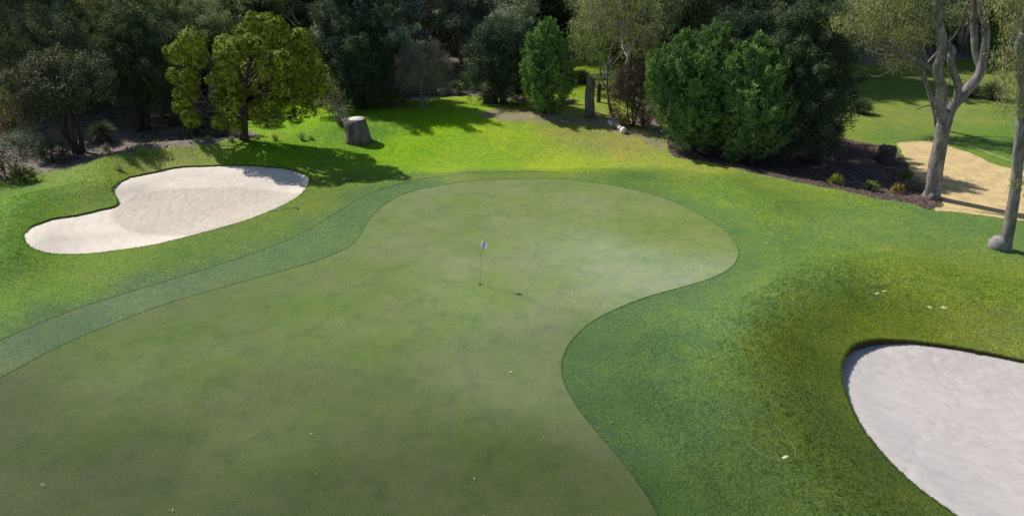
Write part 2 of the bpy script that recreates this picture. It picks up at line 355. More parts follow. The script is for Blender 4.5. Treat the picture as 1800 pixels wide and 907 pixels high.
# an island of grass beyond the trunk gap
GAP_PX = [(900,166),(985,150),(1010,125),(1050,112),(1075,135),(1075,175),(1040,200),(990,196)]
def make_points():
    pts = []
    def grid(x0, x1, y0, y1, s, cond=None):
        xs = np.arange(x0, x1, s); ys = np.arange(y0, y1, s); X, Y = np.meshgrid(xs, ys); X = X.ravel()+rng.uniform(-.3, .3, X.size)*s; Y = Y.ravel()+rng.uniform(-.3, .3, Y.size)*s
        P = np.stack([X, Y], 1)
        if cond is not None: P = P[cond(P)]
        pts.append(P)
    def fan(P): return np.abs(P[:, 0]) < 0.8*P[:, 1]+10
    grid(-60, 60, 10, 52, .33, fan); grid(-90, 90, 52, 82, .7, fan); grid(-160, 160, 82, 170, 2.4, fan)
    grid(-40, 40, -20, 10, 2.5); grid(-700, 700, -300, 1200, 30, lambda P: ~(fan(P) & (P[:, 1] > 10) & (P[:, 1] < 170)))
    b = BUNL; grid(b[:,0].min(), b[:,0].max(), b[:,1].min(), b[:,1].max(), .105, lambda P: sdist(P, BUNL) > .06)
    b = BUNR; grid(b[:,0].min(), b[:,0].max(), b[:,1].min(), b[:,1].max(), .105, lambda P: sdist(P, BUNR) > .06)
    # a finer rim round the bunkers
    for B in (BUNL, BUNR):
        for off in (.12, .3, .55):
            nrm = np.roll(B, -1, 0)-np.roll(B, 1, 0); nrm = np.stack([nrm[:, 1], -nrm[:, 0]], 1); nrm /= np.linalg.norm(nrm, axis=1)[:, None]
            Q = B + nrm*off
            if inside(Q, B).mean() > .5: Q = B - nrm*off
            pts.append(Q[sdist(Q, B) < -.08])
    P = np.vstack(pts)
    ext = [np.array([(-700, -300), (700, -300), (700, 1200), (-700, 1200)], float)]
    polys = [GREEN, FRINGE, BUNL, BUNR, MULCH, PATH, BARE]
    for poly in polys: P = P[poly_dist(P, poly) > .05]
    verts = [tuple(p) for p in P]; edges = []
    for poly in polys + ext:
        s = len(verts); verts += [tuple(p) for p in poly]; n = len(poly); edges += [(s+i, s+(i+1) % n) for i in range(n)]
    s = len(verts); verts += [tuple(p) for p in fl]; edges += [(s+i, s+i+1) for i in range(len(fl)-1)]
    res = delaunay_2d_cdt([Vector(v) for v in verts], edges, [], 0, 1e-5)
    V = np.array([(v[0], v[1]) for v in res[0]]); Fc = np.array([f for f in res[2] if len(f) == 3])
    return V, Fc
TV, TF = make_points()
TC = TV[TF].mean(1)
reg = np.zeros(len(TF), int)                                     # 0 lawn
reg[inside(TC, FLOORP)] = 7
GAP = WP(GAP_PX); reg[(reg == 7) & inside(TC, GAP)] = 0
reg[inside(TC, BARE)] = 6
reg[inside(TC, MULCH)] = 4; reg[inside(TC, PATH)] = 5
reg[inside(TC, FRINGE)] = 1; reg[inside(TC, GREEN)] = 2
reg[inside(TC, BUNL)] = 3; reg[inside(TC, BUNR)] = 8
TZ = H(TV[:, 0], TV[:, 1])

# grass colour fields: kinds of turf (lush, dewy, dry) plus a painted vignette
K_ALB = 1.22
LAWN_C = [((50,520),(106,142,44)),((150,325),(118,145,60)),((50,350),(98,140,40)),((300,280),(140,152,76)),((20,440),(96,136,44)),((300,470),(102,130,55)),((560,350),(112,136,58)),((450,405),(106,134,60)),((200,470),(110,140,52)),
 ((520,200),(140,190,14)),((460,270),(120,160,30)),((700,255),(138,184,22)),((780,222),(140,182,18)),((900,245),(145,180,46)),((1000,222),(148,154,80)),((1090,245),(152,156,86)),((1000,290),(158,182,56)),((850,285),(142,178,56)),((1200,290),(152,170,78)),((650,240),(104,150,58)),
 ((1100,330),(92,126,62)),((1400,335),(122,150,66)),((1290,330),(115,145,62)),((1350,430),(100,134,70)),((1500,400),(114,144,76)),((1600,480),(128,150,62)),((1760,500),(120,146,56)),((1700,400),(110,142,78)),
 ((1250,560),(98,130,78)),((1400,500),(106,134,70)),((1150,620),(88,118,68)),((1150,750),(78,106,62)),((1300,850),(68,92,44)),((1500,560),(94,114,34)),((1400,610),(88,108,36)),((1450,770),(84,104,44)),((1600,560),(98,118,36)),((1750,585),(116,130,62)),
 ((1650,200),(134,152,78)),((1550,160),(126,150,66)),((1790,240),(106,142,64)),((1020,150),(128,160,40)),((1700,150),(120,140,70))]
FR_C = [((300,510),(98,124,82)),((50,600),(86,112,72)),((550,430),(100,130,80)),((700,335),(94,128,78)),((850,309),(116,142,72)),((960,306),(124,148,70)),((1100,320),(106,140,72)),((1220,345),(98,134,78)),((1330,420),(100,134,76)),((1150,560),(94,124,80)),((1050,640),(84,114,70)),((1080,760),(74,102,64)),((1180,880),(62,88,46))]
GR_C = [((950,350),(138,150,92)),((750,380),(132,146,90)),((1180,410),(132,148,78)),((1120,460),(160,172,128)),((850,500),(140,153,98)),((620,540),(120,136,76)),((300,620),(110,126,70)),((500,750),(104,116,70)),((950,640),(122,134,88)),((200,860),(84,95,58)),((900,880),(84,95,56)),((-100,760),(88,98,62)),((560,880),(82,93,56))]  # nearest points darkened: lens vignette put into the turf colour
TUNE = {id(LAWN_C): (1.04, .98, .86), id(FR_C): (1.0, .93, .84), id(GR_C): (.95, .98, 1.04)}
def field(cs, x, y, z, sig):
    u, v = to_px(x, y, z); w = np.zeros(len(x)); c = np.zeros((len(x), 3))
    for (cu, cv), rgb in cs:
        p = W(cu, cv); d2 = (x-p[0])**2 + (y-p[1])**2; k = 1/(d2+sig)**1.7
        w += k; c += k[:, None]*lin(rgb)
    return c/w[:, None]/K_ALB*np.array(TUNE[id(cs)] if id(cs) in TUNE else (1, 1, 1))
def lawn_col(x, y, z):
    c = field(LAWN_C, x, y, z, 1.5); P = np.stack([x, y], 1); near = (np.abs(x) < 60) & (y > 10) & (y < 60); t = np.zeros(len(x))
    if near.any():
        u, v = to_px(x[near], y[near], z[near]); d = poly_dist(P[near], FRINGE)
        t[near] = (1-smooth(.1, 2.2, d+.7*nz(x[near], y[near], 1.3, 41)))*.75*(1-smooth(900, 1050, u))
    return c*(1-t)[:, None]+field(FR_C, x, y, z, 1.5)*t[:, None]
def region_mesh(r, z=None, extra=None):
    sel = TF[reg == r]; ids, inv = np.unique(sel, return_inverse=True); F_ = inv.reshape(-1, 3); xy = TV[ids]
    zz = TZ[ids] if z is None else z(xy, ids)
    return xy, zz, F_
def tris(name, oname, mat, r, colf=None):
    xy, zz, F_ = region_mesh(r); V = np.column_stack([xy, zz]); at_ = {}
    if colf is not None: at_['Col'] = ('POINT', colf(xy[:, 0], xy[:, 1], zz))
    o = obj(oname, mesh_np(name, V, F_, mat, at_, True)); tag(o, kind='structure'); return o
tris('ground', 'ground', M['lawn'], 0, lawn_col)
def fringe_col(x, y, z):
    u, v = to_px(x, y, z); d = poly_dist(np.stack([x, y], 1), FRINGE); t = smooth(960, 1120, u)*(1-smooth(0, 2.2, d))
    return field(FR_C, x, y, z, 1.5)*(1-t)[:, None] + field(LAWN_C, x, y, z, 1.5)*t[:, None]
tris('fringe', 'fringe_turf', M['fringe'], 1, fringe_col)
def cut_line(poly, um, w, name):
    P = poly[um]; T = np.gradient(P, axis=0); T /= np.linalg.norm(T, axis=1)[:, None]; Nn = np.stack([-T[:, 1], T[:, 0]], 1); n = len(P)
    ww = w*rng.uniform(.3, 1.2, n)[:, None]; A = P+Nn*ww; B = P-Nn*ww
    V = np.vstack([np.column_stack([A, H(A[:, 0], A[:, 1])+.012]), np.column_stack([B, H(B[:, 0], B[:, 1])+.012])]); i = np.arange(n-1)
    c = field(FR_C, V[:, 0], V[:, 1], V[:, 2], 1.5)*.85
    tag(obj(name, mesh_np(name, V, np.stack([i, i+1, i+n+1, i+n], 1), M['fringe'], {'Col': ('POINT', c)}, True)), kind='structure')
def fine(P, k=4):
    return catmull(P, k)
def uvof(P): return to_px(P[:, 0], P[:, 1], H(P[:, 0], P[:, 1]))
_F = fine(FRINGE); _u, _v = uvof(_F); _m = np.where((_u < 1000) & (_v < 760))[0]; _m = _m[(_m > 0)]; cut_line(_F, _m[(_u[_m] > -100)], .05, 'mowing_line')
_G = fine(GREEN); _u, _v = uvof(_G); _m = np.where((_v < 990) & (_u > -150))[0]; cut_line(_G, _m, .035, 'mowing_line')
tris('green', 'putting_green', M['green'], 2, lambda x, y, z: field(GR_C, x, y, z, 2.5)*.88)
tris('mulch', 'mulch_ground', M['mulch'], 4); tris('path', 'sand_path', M['path'], 5)
tris('bare', 'bare_ground', M['bare'], 6); tris('floor', 'woodland_floor', M['floor'], 7)

def bunker(r, poly, lipf, bowl, mat, rakef, nm):
    fr = np.random.default_rng(r+40); x0, y0 = poly.min(0); x1, y1 = poly.max(0); feet = []
    for k in range(7):
        p0 = fr.uniform((x0, y0), (x1, y1)); a = fr.uniform(0, 6.28)
        for j in range(9): a += fr.normal(0, .2); p0 = p0+.6*np.array([math.cos(a), math.sin(a)]); feet.append(p0+fr.normal(0, .08, 2))
    lips = lipf(poly); hz = H(poly[:, 0], poly[:, 1]) - lips
    def zf(xy, ids=None):
        d = poly_dist(xy, poly); w = np.zeros(len(xy)); s = np.zeros(len(xy))
        for p, h in zip(poly, hz):
            k = 1/(((xy-p)**2).sum(1)+1e-4)**1.6; w += k; s += k*h
        z = s/w - bowl*(1-np.exp(-(d/1.4)**2))
        n = smooth(.1, .6, d)
        for q in feet: z = z - .028*np.exp(-(((xy-q)**2).sum(1))/.02)+.012*np.exp(-(((xy-q-[.12, -.1])**2).sum(1))/.02)
        z = z + n*(0.012*nz(xy[:, 0], xy[:, 1], 3.1, 9)+0.012*rakef(xy, d)*nz(xy[:, 0], xy[:, 1], 14, 10))
        return z
    xy, zz, F_ = region_mesh(r, zf); d = poly_dist(xy, poly)
    o = obj(nm, mesh_np(nm, np.column_stack([xy, zz]), F_, mat, {'raked': ('POINT', rakef(xy, d))}, True)); tag(o, kind='structure')
    # the cut turf edge
    n = len(poly); top = np.column_stack([poly, H(poly[:, 0], poly[:, 1])+.004]); c = poly.mean(0)
    bot = top.copy(); bot[:, 2] = hz-.03
    V = np.vstack([top, bot]); i = np.arange(n); F4 = np.stack([i, (i+1) % n, (i+1) % n+n, i+n], 1)
    tag(obj('bunker_lip', mesh_np('lip', V, F4, M['lip'], None, True)), kind='structure')
    return zf
bl_c = BUNL.mean(0)
def lip_l(P):
    u, v = to_px(P[:, 0], P[:, 1], 0*P[:, 0]); front = 368 + (500-u)*0.165
    t = smooth(40, -10, v-front+25); return .015 + .08*t
ov = W(385, 368)
def rake_l(P, d):
    a = ((P[:, 0]-W(355,385)[0])/5.6); b = (P[:, 1]-W(355,365)[1])/4.0
    e1 = 1-smooth(.82, 1.0, a*a+b*b)
    return np.clip(np.maximum(e1, .55*smooth(.6, 1.3, d)*(0.5+.5*nz(P[:, 0], P[:, 1], .9, 3))), 0, 1)
def lip_r(P):
    u, v = to_px(P[:, 0], P[:, 1], 0*P[:, 0]); return .05 + .22*smooth(1620, 1490, u)*smooth(760, 640, v) + .10*smooth(700, 610, v)
def rake_r(P, d):
    return np.clip(.22+.4*smooth(.7, 1.5, d)*nz(P[:, 0], P[:, 1], .7, 4)+.5*smooth(4, 0, np.hypot(P[:, 0]-W(1670,620)[0], P[:, 1]-W(1670,620)[1])), 0, 1)
zL = bunker(3, BUNL, lip_l, .22, M['sand_l'], rake_l, 'bunker_sand')
zR = bunker(8, BUNR, lip_r, .25, M['sand_r'], rake_r, 'bunker_sand')

# ------------------------------------------------------------------ grass blades, weeds, litter (uncountable)
def blades(name, P, h, w, colf, per=4, spread=.05, lean=.5, cat='grass', label='', jitter=.3, mat=None):
    n = len(P); k = n*per
    X = np.repeat(P[:, 0], per)+rng.normal(0, spread, k); Y = np.repeat(P[:, 1], per)+rng.normal(0, spread, k)
    Z = np.repeat(H(P[:, 0], P[:, 1]), per)-.01
    hh = np.repeat(h, per)*rng.uniform(.5, 1.25, k) if not np.isscalar(h) else h*rng.uniform(.5, 1.25, k)
    a = rng.uniform(0, 6.283, k); l = rng.normal(0, lean, k)*hh; b = rng.uniform(0, 6.283, k)
    ww = w*rng.uniform(.6, 1.4, k)
    p0 = np.stack([X-np.cos(a)*ww, Y-np.sin(a)*ww, Z], 1); p1 = np.stack([X+np.cos(a)*ww, Y+np.sin(a)*ww, Z], 1)
    p2 = np.stack([X+np.cos(b)*l, Y+np.sin(b)*l, Z+hh], 1)
    V = np.stack([p0, p1, p2], 1).reshape(-1, 3); F3 = np.arange(k*3).reshape(-1, 3)
    c = colf(P[:, 0], P[:, 1], H(P[:, 0], P[:, 1])); c = np.repeat(c, per, 0)*(1+rng.uniform(-jitter, jitter, (k, 1)))
    c = c*(1+rng.normal(0, .06, (k, 3))); c = np.clip(c, .005, .6)
    return tag(obj(name, mesh_np(name, V, F3, mat or M['blade'], {'Col': ('FACE', c)})), label, cat, kind='stuff')
def scatter(n, box, cond):
    x0, x1, y0, y1 = box; P = np.stack([rng.uniform(x0, x1, n), rng.uniform(y0, y1, n)], 1)
    P = P[np.abs(P[:, 0]) < .72*P[:, 1]+3]; return P[cond(P)]
def is_lawn(P, m=.0):
    ok = ~(inside(P, FRINGE) | inside(P, BUNL) | inside(P, BUNR) | inside(P, MULCH) | inside(P, PATH) | inside(P, BARE))
    return ok & ~(inside(P, FLOORP) & ~inside(P, GAP))
fl_ = lawn_col
def lawn_noise(P): return nz(P[:, 0], P[:, 1], 1.7, 21)
P = scatter(170000, (-45, 45, 14, 58), is_lawn)
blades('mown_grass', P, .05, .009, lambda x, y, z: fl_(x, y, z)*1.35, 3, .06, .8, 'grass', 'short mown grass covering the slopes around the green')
# longer rough: around right bunker, left bank, back
Zr = [W(1430,600), W(1520,560), W(1650,560), W(1400,660)]
def rough_zone(P):
    d = poly_dist(P, RIDGE_R, False); dl = poly_dist(P, RIDGE_L, False); st = np.hypot(P[:, 0]-W(640,245)[0], (P[:, 1]-W(640,235)[1])*1.0)
    p = np.maximum(np.maximum(np.exp(-(d/1.5)**2), .8*np.exp(-(dl/1.5)**2)), np.exp(-(st/5)**2)); return is_lawn(P) & (rng.uniform(0, 1, len(P)) < p)
P = scatter(190000, (-35, 32, 14, 62), rough_zone)
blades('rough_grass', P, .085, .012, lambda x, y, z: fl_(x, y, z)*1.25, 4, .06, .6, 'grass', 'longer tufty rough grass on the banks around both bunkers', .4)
for B in (BUNL, BUNR):
    t = rng.uniform(0, len(B), 5000); i = t.astype(int); f = t-i; P = B[i]*(1-f[:, None])+B[(i+1) % len(B)]*f[:, None]+rng.normal(0, .03, (5000, 2))
    P = P[sdist(P, B) < .03]
    blades('edge_grass', P, .035, .009, lambda x, y, z: fl_(x, y, z)*1.3, 4, .02, .7, 'grass', 'ragged grass fringe hanging over the edge of the '+('left' if B is BUNL else 'right')+' sand bunker')
def chips(name, poly, n, size, cols, cat, label, box=None, cond=None, lift=.012):
    b = poly if poly is not None else None
    x0, x1, y0, y1 = box or (b[:, 0].min(), b[:, 0].max(), b[:, 1].min(), b[:, 1].max())
    P = np.stack([rng.uniform(x0, x1, n), rng.uniform(y0, y1, n)], 1)
    P = P[inside(P, poly)] if cond is None else P[cond(P)]
    n = len(P); z = H(P[:, 0], P[:, 1])+lift; a = rng.uniform(0, 6.28, n); L = size*rng.uniform(.4, 1.5, n); w = L*rng.uniform(.2, .5, n)
    d = np.stack([np.cos(a), np.sin(a), rng.normal(0, .3, n)], 1); e = np.stack([-np.sin(a), np.cos(a), rng.normal(0, .3, n)], 1)
    c = np.column_stack([P, z+np.abs(rng.normal(0, .02, n))])
    V = np.stack([c-d*L[:, None], c-e*w[:, None], c+d*L[:, None], c+e*w[:, None]], 1).reshape(-1, 3); F4 = np.arange(4*n).reshape(-1, 4)
    cc = np.array(cols)[rng.integers(0, len(cols), n)]*rng.uniform(.6, 1.3, (n, 1))
    return tag(obj(name, mesh_np(name, V, F4, M['blade'], {'Col': ('FACE', cc)})), label, cat, kind='stuff')
chips('sand_specks', BUNL, 120, .035, [(.12,.1,.09),(.3,.26,.22)], 'debris', 'scattered dark specks of leaf and twig lying on the bunker sand', None, None, .0) if 0 else None
chips('wood_chips', MULCH, 26000, .07, [(.10,.07,.06),(.2,.15,.13),(.3,.24,.22),(.05,.035,.03)], 'mulch', 'purplish brown wood chip mulch under the right hand trees')
def fl_cond(P): return inside(P, FLOORP) & ~inside(P, GAP) & (np.abs(P[:, 0]) < .72*P[:, 1]+3) & ~inside(P, MULCH) & ~inside(P, PATH)
chips('leaf_litter', None, 90000, .13, [(.16,.12,.10),(.28,.22,.19),(.4,.34,.3),(.08,.06,.05),(.1,.12,.05)], 'leaf litter', 'grey brown leaf litter and twigs on the woodland floor', (-75, 75, 40, 110), fl_cond)
def lf(P):
    d = np.hypot(P[:, 0]-W(1560,400)[0], P[:, 1]-W(1560,400)[1]); return (is_lawn(P) | inside(P, FRINGE)) & (np.abs(P[:, 0]) < .72*P[:, 1]+3) & (rng.uniform(0, 1, len(P)) < .07+.9*np.exp(-(d/8)**2))
chips('fallen_leaves', None, 2600, .055, [(.5,.47,.25),(.6,.57,.38),(.42,.4,.2)], 'fallen leaves', 'tiny pale yellow fallen leaves scattered over the turf', (-30, 32, 16, 60), lf, .05)
chips('loose_leaves', None, 70, .04, [(.5,.47,.25),(.62,.58,.4),(.2,.15,.08)], 'fallen leaves', 'few pale specks of leaf lying on the putting green', (-20, 14, 16, 48), lambda P: inside(P, GREEN), .02)
# green undergrowth on the woodland floor
def ug(P): return fl_cond(P) & (nz(P[:, 0], P[:, 1], .35, 31) > .05)
P = scatter(42000, (-75, 75, 40, 120), ug)
ugc = lambda x, y, z: np.array([.075, .14, .03])[None, :]*(1+.4*nz(x, y, .8, 6))[:, None]
blades('undergrowth', P, .22, .03, ugc, 4, .12, .6, 'undergrowth', 'patchy green weeds and grass growing under the woodland trees', .5)

# ------------------------------------------------------------------ foliage and trees
def crown_mesh(name, lobes, mat, leaf=(.12, .05), dens=120, subr=.22, per=9, droop=.3, seed=0, hollow=.75, lumpy=.18, out=.7, up=0.0, rnd=.7, cap=90000, shell=.5, sl=5, slr=.45, fray=.22, vert=1.0, sunward=.6, plumes=0, pup=.8, plen=.75, prad=.22):
    r = np.random.default_rng(seed); lobes = np.asarray(lobes, float)
    if sl:
        ex = []
        for l in lobes:
            for q in range(sl):
                d = r.normal(0, 1, 3)+np.array([-.6, .35, .7])*sunward; d[2] = abs(d[2])*.8+d[2]*.2; d /= np.linalg.norm(d); f = slr*r.uniform(.7, 1.25); ex.append([*(l[:3]+d*l[3:]*.82), *(l[3:]*f*np.array([1, 1, vert]))])
        lobes = np.vstack([lobes, ex])
    cap = int(cap*1.35)               # x y z rx ry rz
    C = []; O = []
    for i, (x, y, z, rx, ry, rz) in enumerate(lobes):
        area = 4*math.pi*((rx*ry)**1.6/3+(rx*rz)**1.6/3+(ry*rz)**1.6/3)**(1/1.6); n = int(area*dens/per)+3
        d = r.normal(0, 1, (n, 3)); d /= np.linalg.norm(d, axis=1)[:, None]
        ph = r.uniform(0, 6.28, 6)
        k = 1+lumpy*(np.sin(d[:, 0]*4+ph[0])*np.sin(d[:, 1]*4.3+ph[1])+np.sin(d[:, 2]*5+ph[2])*np.sin(d[:, 0]*6+ph[3]))
        k *= hollow+(1.04-hollow)*r.uniform(0, 1, n)**.5
        k = np.where(r.uniform(0, 1, n) < fray, k*(1+.45*r.uniform(0, 1, n)**2), k)
        p = np.array([x, y, z])+d*np.array([rx, ry, rz])*k[:, None]; keep = np.ones(n, bool)
        for j, L in enumerate(lobes):
            if j != i: keep &= (((p-L[:3])/L[3:])**2).sum(1) > .55
        C.append(p[keep]); O.append(d[keep])
    if plumes:
        for (x, y, z, rx, ry, rz) in lobes:
            R = (rx*ry*rz)**(1/3); m = max(2, int(round(plumes*(R/1.0)**1.2)))
            for q in range(m):
                d = r.normal(0, 1, 3); d[2] = d[2]*.6+.25; d /= np.linalg.norm(d); a = np.array([x, y, z])+d*np.array([rx, ry, rz])*.75
                e = d+np.array([0, 0, pup]); e /= np.linalg.norm(e); L = R*plen*r.uniform(.6, 1.5); n = max(4, int(L*R*prad*14*dens/per*.5)); t = r.uniform(0, 1, n)**.8
                o = r.normal(0, 1, (n, 3)); o /= np.linalg.norm(o, axis=1)[:, None]; w_ = R*prad*(1-.85*t)
                C.append(a+np.outer(t*L, e)+o*w_[:, None]); O.append(o*.7+e*.6)
    C = np.vstack(C); O = np.vstack(O)
    if len(C)*per > cap: s = r.choice(len(C), cap//per, replace=False); C = C[s]; O = O[s]
    n = len(C); st = r.normal(.5, .26, n); k = n*per
    base = np.repeat(C, per, 0)+r.normal(0, subr*.55, (k, 3)); o = np.repeat(O, per, 0)
    q = r.normal(0, 1, (k, 3)); q /= np.linalg.norm(q, axis=1)[:, None]
    q -= o*(q*o).sum(1)[:, None]*shell
    d = o*out+q*rnd+np.array([0, 0, up-droop]); d /= np.linalg.norm(d, axis=1)[:, None]+1e-6
    w = np.cross(d, r.normal(0, 1, (k, 3))*(1-shell)+o*shell*1.5); w /= np.linalg.norm(w, axis=1)[:, None]+1e-6
    L = leaf[0]*r.uniform(.6, 1.4, k)[:, None]; Wd = leaf[1]*r.uniform(.6, 1.3, k)[:, None]
    V = np.stack([base, base+d*L*.45+w*Wd*.5, base+d*L, base+d*L*.45-w*Wd*.5], 1).reshape(-1, 3)
    tint = np.clip(np.repeat(st, per)+r.normal(0, .16, k), 0, 1)
    return mesh_np(name, V, np.arange(4*k).reshape(-1, 4), mat, {'tint': ('FACE', tint)}), C
def bend(a, b, n, seed, amt=.12, sag=0.0):
    r = np.random.default_rng(seed); a = np.asarray(a, float); b = np.asarray(b, float); L = np.linalg.norm(b-a)
    t = np.linspace(0, 1, n)[:, None]; p = a+(b-a)*t
    o1 = r.normal(0, 1, 3)*L*amt; o2 = r.normal(0, 1, 3)*L*amt*.4
    p += np.sin(t*math.pi)*o1 + np.sin(t*2*math.pi)*o2; p[:, 2] += (np.sin(t*math.pi)*sag*L)[:, 0]
    return p
def skeleton(name, lobes, h, r0, mat, seed, stems=1, fork=.35, twigs=None, ntw=60, lean=(0, 0), splay=.6):
    g = Geo(); r = np.random.default_rng(seed+5); lobes = np.asarray(lobes, float); cz = lobes[:, :3].mean(0)
    for s in range(stems):
        off = np.array([math.cos(s*2.4+seed), math.sin(s*2.4+seed), 0])*r0*1.2*(stems > 1)
        topz = max(h*.75, 1.0); tgt = np.array([cz[0]+lean[0], cz[1]+lean[1], topz])+off*splay*6*(stems > 1)
        p = bend(off*.6+np.array([0, 0, -.15]), tgt, 9, seed+s, .05); rr = r0/(stems**.45)*np.linspace(1.15, .35, 9); rr[0] *= 1.35
        g.tube(p, rr, 9, True, .12)
        own = [l for i, l in enumerate(lobes) if i % stems == s]
        for i, l in enumerate(own):
            zz = min(max(l[2]-np.linalg.norm((l[:2]-cz[:2]))*.8-l[5]*.5, h*fork*.6), topz*.92); f = zz/topz*8; k = int(min(max(f, 1), 7)); st = p[k]
            q = bend(st, l[:3]+np.array([0, 0, l[5]*.25]), 7, seed*7+i, .1, .05); g.tube(q, np.linspace(rr[k]*.62, .025, 7), 6, False)
    if twigs is not None and len(twigs):
        for c in twigs[r.choice(len(twigs), min(ntw, len(twigs)), replace=False)]:
            l = lobes[np.argmin(((lobes[:, :3]-c)**2).sum(1))]; q = bend(l[:3], c, 4, int(r.integers(1e6)), .12); g.tube(q, np.linspace(.035, .010, 4), 4, False)
    return g.mesh(name, mat)

def px_tree(name, label, base, lobes, leafmat, barkmat, r0, seed, cat='tree', group=None, dz=0, stems=1, ntw=60, depth=.9, flatten=1.0, **kw):
    if kw.get('plumes'): lobes = [(u, v, q*.84, dy) for (u, v, q, dy) in lobes]
    """base: photo pixel of the trunk's foot; lobes: (u, v, r_px, dy) of the clumps"""
    b = W(*base); z0 = H(*b)[0]; root = empty(name, (b[0], b[1], z0), 0, label, cat, group); L = []
    for (u, v, rp, dy) in lobes:
        Y = b[1]+dy; p = at(u, v, Y); D = math.sqrt(p[0]**2+Y**2+(CAMH-p[2])**2); r = rp/F*D
        L.append((p[0]-b[0], dy, p[2]-z0, r, r*depth, r*flatten))
    me, C = crown_mesh('crown', L, leafmat, seed=seed, **kw); h = max(l[2]+l[5] for l in L)
    obj('trunk', skeleton('trunk', L, h, r0, barkmat, seed, stems, twigs=C, ntw=ntw), root); obj('crown', me, root)
    return root

# --- the yellow-green wattle
WATTLE = [(345,72,22,-0.3),(328,95,18,-0.1),(352,100,20,-0.3),(322,128,15,-0.1),(340,135,18,-0.3),(330,165,16,-0.3),(322,190,12,-0.3),(345,175,16,-0.5),(340,210,15,-0.5),
  (398,82,20,-1.7),(410,100,20,-2.1),(385,105,16,-1.9),(395,130,20,-2.1),(378,145,13,-2.1),(392,160,17,-2.1),(378,180,12,-2.1),(400,190,17,-1.9),(388,212,12,-1.9),(415,150,20,-1.7),(418,180,16,-1.7),
  (418,59,15,-0.5),(440,47,17,-0.1),(462,41,18,0.1),(432,77,16,-0.9),(485,51,18,-0.1),(509,71,20,-0.3),(470,71,20,-0.9),(452,88,18,-1.3),(492,85,22,-1.1),(529,82,19,-0.5),(549,100,18,-0.3),(562,125,15,-0.3),(534,115,22,-0.9),(500,120,24,-1.3),(465,118,24,-1.5),(554,150,16,-0.3),(529,150,22,-0.9),(490,155,24,-1.1),(455,155,22,-1.3),(514,182,18,-0.7),(475,188,18,-0.9),(445,190,15,-1.1),(544,175,13,-0.5),
  (490,100,32,1.3),(450,130,28,0.7),(514,140,30,0.9),(470,165,26,0.5),(338,140,20,0.7),(405,140,20,-0.5),(545,195,13,-.6),(520,206,13,-.6),(484,210,14,-.8),(450,216,14,-1),(412,222,13,-1.2),(566,150,12,-.4)]
_wr = np.random.default_rng(17)
WATTLE = [(u+_wr.normal(0, 3.5)+(-9 if u < 358 else 2), v+_wr.normal(0, 4), q*_wr.uniform(.68, 1.08), dy+_wr.normal(0, .45)) for (u, v, q, dy) in WATTLE]
px_tree('wattle_tree', 'billowing yellow-green wattle tree standing at the back edge of the left bunker', (430,247),
 WATTLE,
 M['leaf_wattle'], M['bark_dark'], .26, 3, stems=3, leaf=(.095, .055), dens=430, subr=.08, per=10, droop=.0, up=.0, out=.12, cap=280000, lumpy=.1, hollow=.9, shell=.95, sl=3, slr=.42, fray=.12, sunward=.9)
# --- dense green cypress-like trees on the right
KG = dict(leaf=(.17, .07), dens=185, subr=.12, per=9, droop=0, up=.45, out=.1, rnd=.5, cap=150000, lumpy=.2, shell=.75, sl=4, slr=.40, fray=.15, vert=1.9, plumes=11, pup=1.3, plen=.9, prad=.26)
px_tree('cypress_tree', 'broad mid-green bushy cypress nearest the sawn white logs', (1215,262),
 [(1212,78,18,.5),(1208,105,26,.2),(1180,122,24,0),(1243,118,26,0),(1170,150,34,-.6),(1220,155,44,-1.0),(1255,150,26,-.2),(1175,195,34,-.6),(1225,205,42,-1.2),(1256,200,25,-.4),(1200,235,28,-.6),(1245,240,26,-.4),(1215,170,50,2.4),(1160,120,22,.4),(1255,80,24,1.2),(1230,130,46,2.6)],
 M['leaf_green'], M['bark_dark'], .22, 12, stems=2, flatten=1.1, **KG)
px_tree('cypress_tree', 'ragged pointed green cypress leaning over the mulch in front of the dark tree', (1320,288),
 [(1338,82,14,.7),(1345,100,20,.6),(1325,125,28,0),(1300,150,30,-.2),(1350,150,32,-.4),(1288,190,24,-.2),(1320,195,38,-1.2),(1360,200,32,-.6),(1276,232,17,0),(1300,240,32,-.8),(1345,245,32,-.8),(1330,180,48,2.4),(1290,265,20,-.2),(1370,115,22,1.6),(1380,170,28,1.2)],
 M['leaf_green'], M['bark_dark'], .22, 21, stems=2, flatten=1.2, **KG)
KD = dict(leaf=(.22, .045), dens=190, subr=.24, per=9, droop=.35, out=.5, rnd=.6, cap=110000, lumpy=.28, fray=.3, sl=3, plumes=8, pup=.5, plen=1.0, prad=.24)
px_tree('casuarina_tree', 'black-green ragged casuarina filling the gap behind the two cypresses', (1290,222),
 [(1285,50,24,.4),(1320,40,22,.6),(1260,75,24,.2),(1300,85,30,0),(1340,65,26,.4),(1365,85,24,.6),(1280,120,30,0),(1330,120,34,0),(1375,125,26,.4),(1300,160,34,.2),(1350,165,30,.4),(1310,100,36,2)],
 M['leaf_dark'], M['bark_dark'], .24, 33, stems=2, **dict(KD, fray=.4, dens=130))
px_tree('casuarina_tree', 'dark shaded casuarina behind the mulch bed at the edge of the far fairway', (1435,285),
 [(1440,60,36,1),(1400,90,34,1.2),(1470,100,32,.6),(1430,130,42,0),(1475,150,28,.4),(1400,170,36,0),(1440,195,40,-.6),(1478,200,24,.4),(1400,230,34,-.4),(1445,245,30,-.6),(1380,130,30,1.4),(1420,40,30,1.6),(1430,160,46,2.6),(1375,255,24,.2)],
 M['leaf_dark'], M['bark_dark'], .26, 31, stems=2, **KD)
